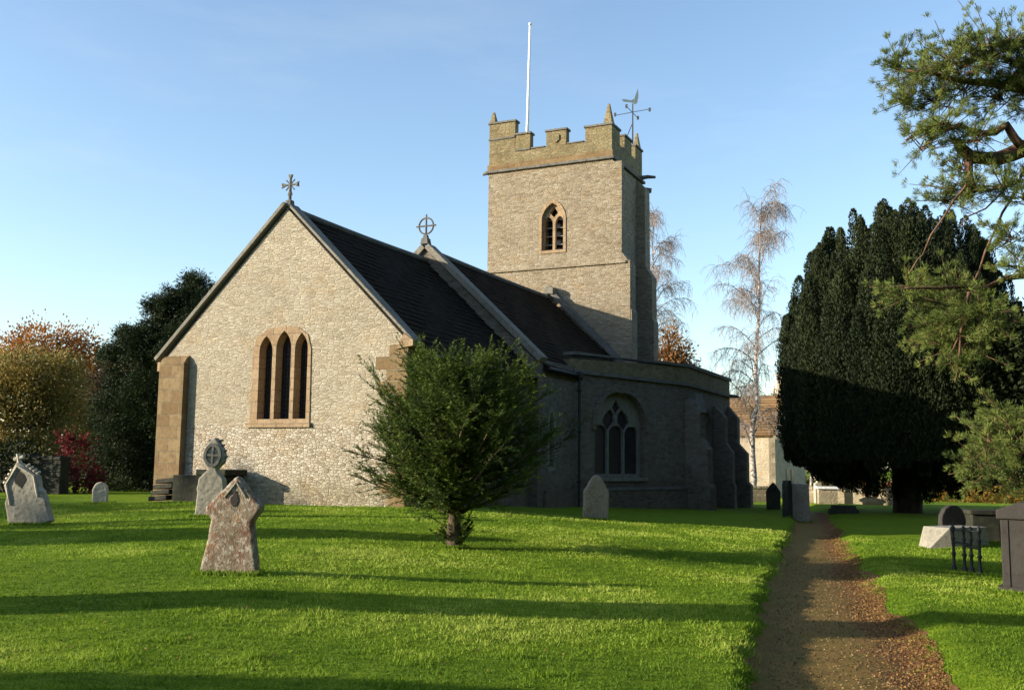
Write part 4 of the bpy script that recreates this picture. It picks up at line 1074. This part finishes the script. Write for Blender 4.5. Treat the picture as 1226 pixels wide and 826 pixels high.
# --- birches
def birch(label, px, D, top_px, top_y, spread, r0=.16, n=34, low=.25, seed=1, lean=0):
    global rng
    keep = rng; rng = np.random.default_rng(seed)
    b = np.array(base_at(px, D)); e = empty('birch_tree', b); tag(e, label, 'tree', 'bare birches behind the church')
    k = MB(); tw = MB()
    top = at(top_px, top_y, D) - b; H = top[2]
    tp = limb(k, (0, 0, -.3), top, r0, .02, 0, .018, 12, 7)
    for i in range(n):
        f = low + (1 - low) * (i + rng.uniform(0, 1)) / n
        p0 = np.array(tp[min(12, int(f * 12))]) * 1.0; p0 = np.array([np.interp(f * 12, range(13), [q[c] for q in tp]) for c in range(3)])
        az = rng.uniform(0, 2 * math.pi); el = R(rng.uniform(38, 68)); L = spread * (1.12 - .75 * f) * rng.uniform(.6, 1.1)
        d = np.array([math.cos(az) * math.cos(el), math.sin(az) * math.cos(el), math.sin(el)]); pts = [p0]; p = p0.copy()
        for j in range(7):
            d = d + np.array([0, 0, -.02 - .042 * j]) + rng.normal(size=3) * .11; d /= np.linalg.norm(d); p = p + d * L / 7; pts.append(p.copy())
            for q_ in range(5 if j > 1 else 1):
                a = rng.normal(size=3); dd = d * .5 + a * .55 + np.array([0, 0, .15]); dd /= np.linalg.norm(dd); tl = rng.uniform(.5, 1.5) * min(1, spread / 3)
                pp = [p.copy()]; pq = p.copy()
                for m in range(5): dd = dd + np.array([0, 0, -.42]); dd /= np.linalg.norm(dd); pq = pq + dd * tl / 5 + rng.normal(size=3) * .03; pp.append(pq.copy())
                tw.tube(pp, [.013, .011, .010, .008, .007, .006], 3, False)
                for w in range(3):
                    m = rng.integers(1, 5); d2 = rng.normal(size=3) * .5 + np.array([0, 0, -.6]); d2 /= np.linalg.norm(d2)
                    tw.tube([pp[m], pp[m] + d2 * .3, pp[m] + d2 * .5 + np.array([0, 0, -.2])], [.008, .007, .005], 3, False)
        k.tube(pts, [.045 * (1 - f * .5) * (1 - .8 * j / 7) + .006 for j in range(8)], 5)
    k.build('trunk', M['birch_bark'], e, smooth=True)
    tw.build('twigs', M['twig'], e, fix=False)
    rng = keep
birch('bare white birch with drooping twigs, right of the chapel in front of the house', 899, 60, 912, 240, 4.4, .2, 46, .18, 3)
birch('bare birch partly hidden by the right side of the tower', 775, 66, 783, 264, 4.6, .2, 44, .3, 5)
birch('slender bare birch rising from behind the left edge of the great yew', 972, 64, 968, 340, 2.6, .1, 20, .35, 9)

# --- trees on the left
tree('beech_tree', 'rounded golden brown beech left of the dark conifer', 'tree', base_at(45, 48), at(45, 430, 48), .35,
     px_clumps([(45, 470, 52, 42), (15, 500, 50, 60), (75, 515, 42, 52), (40, 560, 50, 35), (20, 445, 35, 26), (70, 455, 32, 30), (-30, 520, 50, 70), (0, 560, 40, 30)], 48, None, 1.5), 'beech_leaf', (.16, .10), 46, 34, .7)
tree('oak_tree', 'tall russet tree behind the golden beech', 'tree', base_at(70, 66), at(70, 410, 66), .4,
     px_clumps([(60, 412, 48, 22), (30, 425, 40, 26), (95, 425, 24, 26), (-10, 440, 40, 30), (75, 450, 45, 30), (110, 470, 30, 50), (100, 540, 40, 50)], 66, None, 2), 'orange_leaf', (.20, .12), 22, 34, .9)
tree('maple_tree', 'bright orange tree showing between the russet tree and dark conifer', 'tree', base_at(128, 74), at(128, 450, 74), .3,
     px_clumps([(128, 445, 26, 16), (140, 460, 30, 26), (120, 490, 30, 40)], 74), 'orange_leaf', (.22, .14), 20, 34, .9)
tree('copper_beech', 'dull purple leafless looking tree between golden beech and conifer', 'tree', base_at(112, 54), at(112, 480, 54), .3,
     px_clumps([(112, 490, 24, 40), (120, 540, 34, 40), (95, 540, 25, 40), (128, 470, 18, 26)], 54), 'purple_leaf', (.18, .11), 34, 28, .7)
tree('red_shrub', 'crimson leaved shrub in front of the dark conifer', 'shrub', base_at(92, 36), at(92, 560, 36), .1,
     px_clumps([(88, 545, 20, 24), (100, 570, 20, 20), (84, 530, 12, 14), (108, 578, 12, 14)], 36), 'red_leaf', (.13, .09), 60, 20, .3)
tree('round_yew', 'small black green yew behind the leaning headstone', 'shrub', base_at(18, 35), at(18, 560, 35), .12,
     px_clumps([(18, 555, 26, 30), (6, 570, 24, 26), (30, 575, 16, 22)], 35), 'yew_leaf', (.14, .07), 70, 22, .3)
tree('olive_shrub', 'low yellow green shrub above the boundary wall at far left', 'shrub', base_at(55, 38), at(55, 570, 38), .06,
     px_clumps([(50, 570, 18, 12), (62, 564, 14, 12)], 38), 'olive_leaf', (.13, .08), 50, 16, .3)
# dark conifer with layered sprays
CB = base_at(205, 40)
con = empty('dark_conifer', CB); tag(con, 'tall dark conifer with feathery tips beside the left end of the church', 'tree')
cb = np.array(CB); k = MB(); limb(k, (0, 0, -.3), at(240, 335, 40) - cb, .35, .05, 0, .05, 9, 9)
cc = [(213, 378, 22, 26), (190, 388, 20, 22), (172, 402, 18, 20), (232, 425, 40, 62), (202, 455, 44, 62), (246, 385, 16, 30), (190, 510, 46, 60), (225, 540, 40, 50), (238, 342, 9, 22), (205, 362, 12, 20), (225, 385, 26, 26), (255, 375, 26, 40), (165, 388, 16, 14), (145, 402, 13, 10), (185, 400, 26, 24), (215, 430, 40, 36), (160, 432, 26, 28), (140, 470, 22, 30), (180, 470, 34, 34), (215, 490, 36, 40),
      (150, 515, 32, 34), (190, 535, 40, 40), (130, 548, 18, 30), (165, 575, 34, 26), (205, 580, 30, 30), (250, 430, 40, 50), (132, 585, 16, 14), (186, 352, 4, 9), (203, 344, 3, 10), (150, 384, 3, 8), (132, 404, 4, 7), (228, 330, 3, 9), (222, 345, 4, 8)]
Cs, Ds, Ts = [], [], []
for (x, y, rx, ry) in cc:
    s = 40 / FPX; c = at(x, y + 22 - min(16, max(0, (x - 110) / 9)), 40 + random.uniform(-1, 1)) - cb; r = np.array([rx * s, (rx + ry) * .55 * s, ry * s]) * .9
    limb(k, np.array([.3, 0, max(.5, c[2] - 1)]), c, .06, .02, 0, .1, 3, 4)
    ns = int(40 + 230 * r[0] * r[2])
    for j in range(ns):
        u = unit(1)[0]; p = c + u * r * rng.uniform(.3, 1) ** .5
        hd = np.array([u[0] * .9 - .15, u[1] * .9, .25 + .5 * u[2]]); hd /= np.linalg.norm(hd)
        n = 42; tt = rng.uniform(0, 1, n)
        P = p + hd * (tt * .45)[:, None] + rng.normal(size=(n, 3)) * .10 - np.array([0, 0, 1]) * (tt * .18)[:, None]
        Cs.append(P); Ds.append(hd + rng.normal(size=(n, 3)) * .45 - np.array([0, 0, .3])); Ts.append(np.clip(rng.uniform(.1, .7) + .3 * (tt - .5), 0, 1))
k.build('trunk', M['bark'], con, smooth=True)
leaf_obj('crown', M['conifer_leaf'], np.concatenate(Cs), np.concatenate(Ds), .14, .036, con, np.concatenate(Ts))

# --- right background
tree('larch_tree', 'russet conifer showing above the chapel parapet beside the tower', 'tree', base_at(800, 60), at(800, 405, 60), .2,
     px_clumps([(800, 412, 16, 14), (806, 425, 22, 14), (795, 440, 30, 16), (803, 400, 8, 8), (800, 470, 30, 30), (820, 428, 8, 5), (822, 436, 8, 5)], 60), 'brown_leaf', (.26, .11), 34, 22, .6)
tree('autumn_tree', 'ochre tree beside the house gable behind the yew', 'tree', base_at(946, 82), at(946, 500, 82), .2,
     px_clumps([(934, 478, 12, 12), (946, 490, 20, 20), (950, 520, 24, 30)], 82), 'hedge_leaf', (.22, .14), 30, 18, .6)
tree('autumn_shrub', 'red and ochre shrub above the lit churchyard wall', 'shrub', base_at(1035, 58), at(1035, 590, 58), .08,
     px_clumps([(1020, 583, 18, 9), (1045, 584, 22, 11), (1062, 592, 14, 9), (1008, 588, 10, 8), (990, 588, 12, 7), (1080, 592, 16, 12), (1035, 594, 30, 8)], 58), 'rust_leaf', (.16, .1), 40, 16, .35)
tree('hazel_shrub', 'yellow and orange leaved shrub under the yew right of its trunk', 'shrub', base_at(1160, 62), at(1160, 600, 62), .08,
     px_clumps([(1125, 604, 16, 10), (1145, 598, 26, 14), (1175, 598, 24, 14), (1200, 596, 26, 16), (1230, 600, 20, 16), (1190, 606, 40, 8)], 62), 'hedge_leaf', (.14, .09), 60, 16, .3)

for i, (x, D, w, lab) in enumerate(((1000, 92, 60, 'far dull hedge behind the lit churchyard wall'), (1150, 90, 110, 'far green hedge behind the hazel'), (880, 96, 70, 'far hedge beside the house'))):
    tree('field_hedge', lab, 'hedge', base_at(x, D), at(x, 590, D), .1, px_clumps([(x + dx * w, 583 + abs(dx) * 8, w * .4, 16) for dx in (-.9, -.45, 0, .45, .9)], D), 'olive_leaf', (.3, .2), 14, 20, .8, group='hedges beyond the churchyard')

cl = []  # tree belt out of view, added to cut low sky light
for i in range(46):

    az = R(285 - i * 2.9); rr = rng.uniform(62, 80)
    X, D = rr * math.sin(-az) * -1, rr * math.cos(az)
    h = rng.uniform(10, 14.5); cl.append(((X, D, h * .5 - 1), (5.5, 5.5, h * .5)))
C_, D_, T_ = clump_leaves(cl, 26, 14, 2.2, .5, .3)
wd = leaf_obj('sky_blocking_trees', M['olive_leaf'], C_, D_, 1.5, .9, None, T_, jit=.3)
tag(wd, 'unseen belt of trees added to block low sky light from the left', 'sky_blocking_trees', kind='stuff')

# --- columnar yews left of the picture, whose shadows cross the lawn
def column_yew(X, D, h, w, label):
    b = (X, D, gz(X, D)); e = empty('column_yew', b); tag(e, label, 'tree', 'column yews along the left of the lawn')
    k = MB(); limb(k, (0, 0, -.2), (0, 0, h * .7), .12, .04, 0, .05, 5, 7); k.build('trunk', M['bark'], e)
    n = int(2600 * h * w / 4); t = rng.uniform(0, 1, n); a = rng.uniform(0, 2 * math.pi, n)
    r = w / 2 * np.sin(np.pi * np.clip(.18 + t * .8, 0, 1)) ** .7 * rng.uniform(.3, 1.05, n) ** .5
    leaf_obj('crown', M['yew_leaf'], np.stack([r * np.cos(a), r * np.sin(a), .05 + t * h], 1), np.stack([np.cos(a) * .4, np.sin(a) * .4, np.ones(n)], 1), .3, .14, e)
column_yew(-13.0, 8.4, 5.6, 1.3, 'broad column yew left of the lawn, casting the long middle shadow')
column_yew(-10.0, 4.8, 2.7, 2.1, 'short column yew nearest the camera, left of the lawn')
column_yew(-17.5, 15.3, 4.4, 2.4, 'column yew farthest from the camera, left of the lawn')

# --- big unseen yews, added right of and behind the camera to block sky light
for i, (X, D, h, w) in enumerate(((23, 21, 17, 6.5), (33, 10, 18, 7.5), (25, -3, 17, 7), (38, 27, 19, 7), (13, -14, 15, 6.5), (-2, -20, 15, 7))):
    b = np.array([X, D, gz(X, D)]); lab = ('wide unseen yew added past the right edge of the frame', 'tall unseen yew added north of the path', 'dense unseen yew added to the right of the camera', 'tall unseen yew added far right of the pine', 'unseen yew added behind the camera beside the path', 'unseen yew added directly behind the camera')[i]
    cl = [((X + rng.normal() * w * .35, D + rng.normal() * w * .35, b[2] + h * z), (w * .62, w * .62, h * .2)) for z in (.2, .35, .5, .62, .75, .86)] + [((X, D, b[2] + h * .45), (w * .8, w * .8, h * .42))]
    tree('sky_blocking_yew', lab, 'tree', b, b + np.array([0, 0, h * .8]), .5, cl, 'yew_leaf', (.7, .42), 16, 26, 1.1, group='unseen yews added to block sky light')

# ------------------------------------------------------------------ grass blades, leaf litter
M['grass'] = foliage('grass_blades', (0.088, 0.168, 0.011), (0.208, 0.308, 0.020), (0.354, 0.426, 0.067), .4)
def grass_pts(n, d0, d1, power):
    u = rng.uniform(0, 1, n)
    D = (d0 ** power + u * (d1 ** power - d0 ** power)) ** (1 / power)
    X = D * rng.uniform(-.56, .56, n)
    s = X - np.interp(D, PATH_D, PATH_L) + edge_wob(D); w = np.interp(D, PATH_D, PATH_W)
    keep = (s < .03 + .05 * rng.normal(size=n)) | (s > w - .05 + .12 * rng.normal(size=n))
    return X[keep], D[keep]
X, D = grass_pts(420000, 5.2, 27, .55)
def vnoise(X, D, sc, seed):
    r2 = np.random.default_rng(seed); G = r2.uniform(0, 1, (256, 256))
    x = X * sc + 97.3; y = D * sc + 31.7; xi = np.floor(x).astype(int); yi = np.floor(y).astype(int); fx = x - xi; fy = y - yi
    fx = fx * fx * (3 - 2 * fx); fy = fy * fy * (3 - 2 * fy)
    g = lambda i, j: G[i % 256, j % 256]
    return (g(xi, yi) * (1 - fx) + g(xi + 1, yi) * fx) * (1 - fy) + (g(xi, yi + 1) * (1 - fx) + g(xi + 1, yi + 1) * fx) * fy
big = vnoise(X, D, .55, 1) * .6 + vnoise(X, D, 1.7, 2) * .4
tuf = vnoise(X, D * 1.6, 5.5, 3) * .6 + vnoise(X, D * 1.4, 13, 4) * .4
s_ = X - np.interp(D, PATH_D, PATH_L) + edge_wob(D)
edge_t = np.exp(-((s_ + .03) / .10) ** 2) * (vnoise(X, D, 3.5, 5) > .42)
C = np.stack([X, D, ground_h(X, D) - .004], 1)
Dr = np.stack([rng.normal(size=len(X)) * .6, rng.normal(size=len(X)) * .6, np.ones(len(X))], 1)
Lg = (.014 + .036 * np.clip(tuf * 1.5 - .35, 0, 1) ** 1.3 * (.5 + big)) * (1 + D * .012) * rng.uniform(.6, 1.3, len(X)) + .055 * edge_t
Wg = .0032 + .00085 * D
g = leaf_obj('grass', M['grass'], C, Dr, Lg, Wg, None, np.clip(1.2 * (big - .5) * 1.6 + tuf * .55 + .3 * rng.uniform(-1, 1, len(X)) + .12, 0, 1), 'blade')
tag(g, kind='stuff', label='short green mown grass covering the churchyard lawn', cat='grass')
tx, ty = [], []
for o in list(col.objects):
    if o.parent is None and o.get('category') in ('headstone', 'tomb', 'railing') and abs(o.location.y) < 40:
        c_ = math.cos(o.rotation_euler.z); s2 = math.sin(o.rotation_euler.z); k_ = 420
        hw = .42 if o.get('category') == 'headstone' else .9
        u_ = rng.uniform(-hw, hw, k_); v_ = -.12 + rng.normal(size=k_) * .05 - (.3 if hw > .5 else 0)
        tx.append(o.location.x + u_ * c_ - v_ * s2); ty.append(o.location.y + u_ * s2 + v_ * c_)
az = rng.uniform(0, 6.28, 900); tx.append(B[0] + (.16 + .1 * rng.uniform(0, 1, 900)) * np.cos(az)); ty.append(B[1] + (.16 + .1 * rng.uniform(0, 1, 900)) * np.sin(az))
# longer tussocks scattered over the lawn
for i in range(60):
    D_ = 6 + 20 * rng.uniform(0, 1) ** 1.3; X_ = D_ * rng.uniform(-.55, .5)
    if -.1 < X_ - np.interp(D_, PATH_D, PATH_L) < np.interp(D_, PATH_D, PATH_W) + .2: continue
    q_ = rng.integers(25, 70); r_ = rng.uniform(.04, .13); tx.append(X_ + rng.normal(size=q_) * r_); ty.append(D_ + rng.normal(size=q_) * r_)
tx = np.concatenate(tx); ty = np.concatenate(ty); nt_ = len(tx)
tf_ = leaf_obj('grass_tufts', M['grass'], np.stack([tx, ty, ground_h(tx, ty)], 1), np.stack([rng.normal(size=nt_) * .4, rng.normal(size=nt_) * .4, np.ones(nt_)], 1), .075, .006 + .0007 * ty, None, rng.uniform(0, .75, nt_), 'blade')
tag(tf_, kind='stuff', label='longer grass tufts round the stones and over the lawn', cat='grass')
M['gravel'] = foliage('gravel_crumbs', (.05, .035, .012), (.15, .10, .035), (.24, .19, .09), 0)
M['litter'] = foliage('fallen_leaves', (.07, .035, .014), (.20, .105, .034), (.36, .21, .07), .1)
n = 26000
D = 5.5 + 26 * rng.uniform(0, 1, n) ** 1.6
w = np.interp(D, PATH_D, PATH_W)
X = np.interp(D, PATH_D, PATH_L) + w * (1 - np.abs(rng.normal(size=n)) * .17) + .10 + .1 * np.sin(D * 1.3)
C = np.stack([X, D, ground_h(X, D) + .014], 1)
n3 = 9000
D3 = 5.5 + 16 * rng.uniform(0, 1, n3) ** 1.3; X3 = np.interp(D3, PATH_D, PATH_L) + np.interp(D3, PATH_D, PATH_W) * rng.uniform(.08, .95, n3)
bits = leaf_obj('path_gravel', M['gravel'], np.stack([X3, D3, ground_h(X3, D3) + .012], 1), np.stack([rng.normal(size=n3), rng.normal(size=n3), .5 * rng.normal(size=n3)], 1), .02, .014)
tag(bits, kind='stuff', label='loose gravel, moss and twig crumbs lying over the path', cat='gravel')
n2 = 900
D2 = 5.5 + 24 * rng.uniform(0, 1, n2) ** 1.3; X2 = D2 * rng.uniform(-.55, .55, n2)
C = np.concatenate([C, np.stack([X2, D2, ground_h(X2, D2) + .03], 1)]); n = n + n2
lt = leaf_obj('fallen_leaves', M['litter'], C, np.stack([rng.normal(size=n), rng.normal(size=n), .25 * rng.normal(size=n)], 1), .022, .017)
tag(lt, kind='stuff', label='orange brown fallen leaves thick along the right edge of the path and scattered on the lawn', cat='leaves')
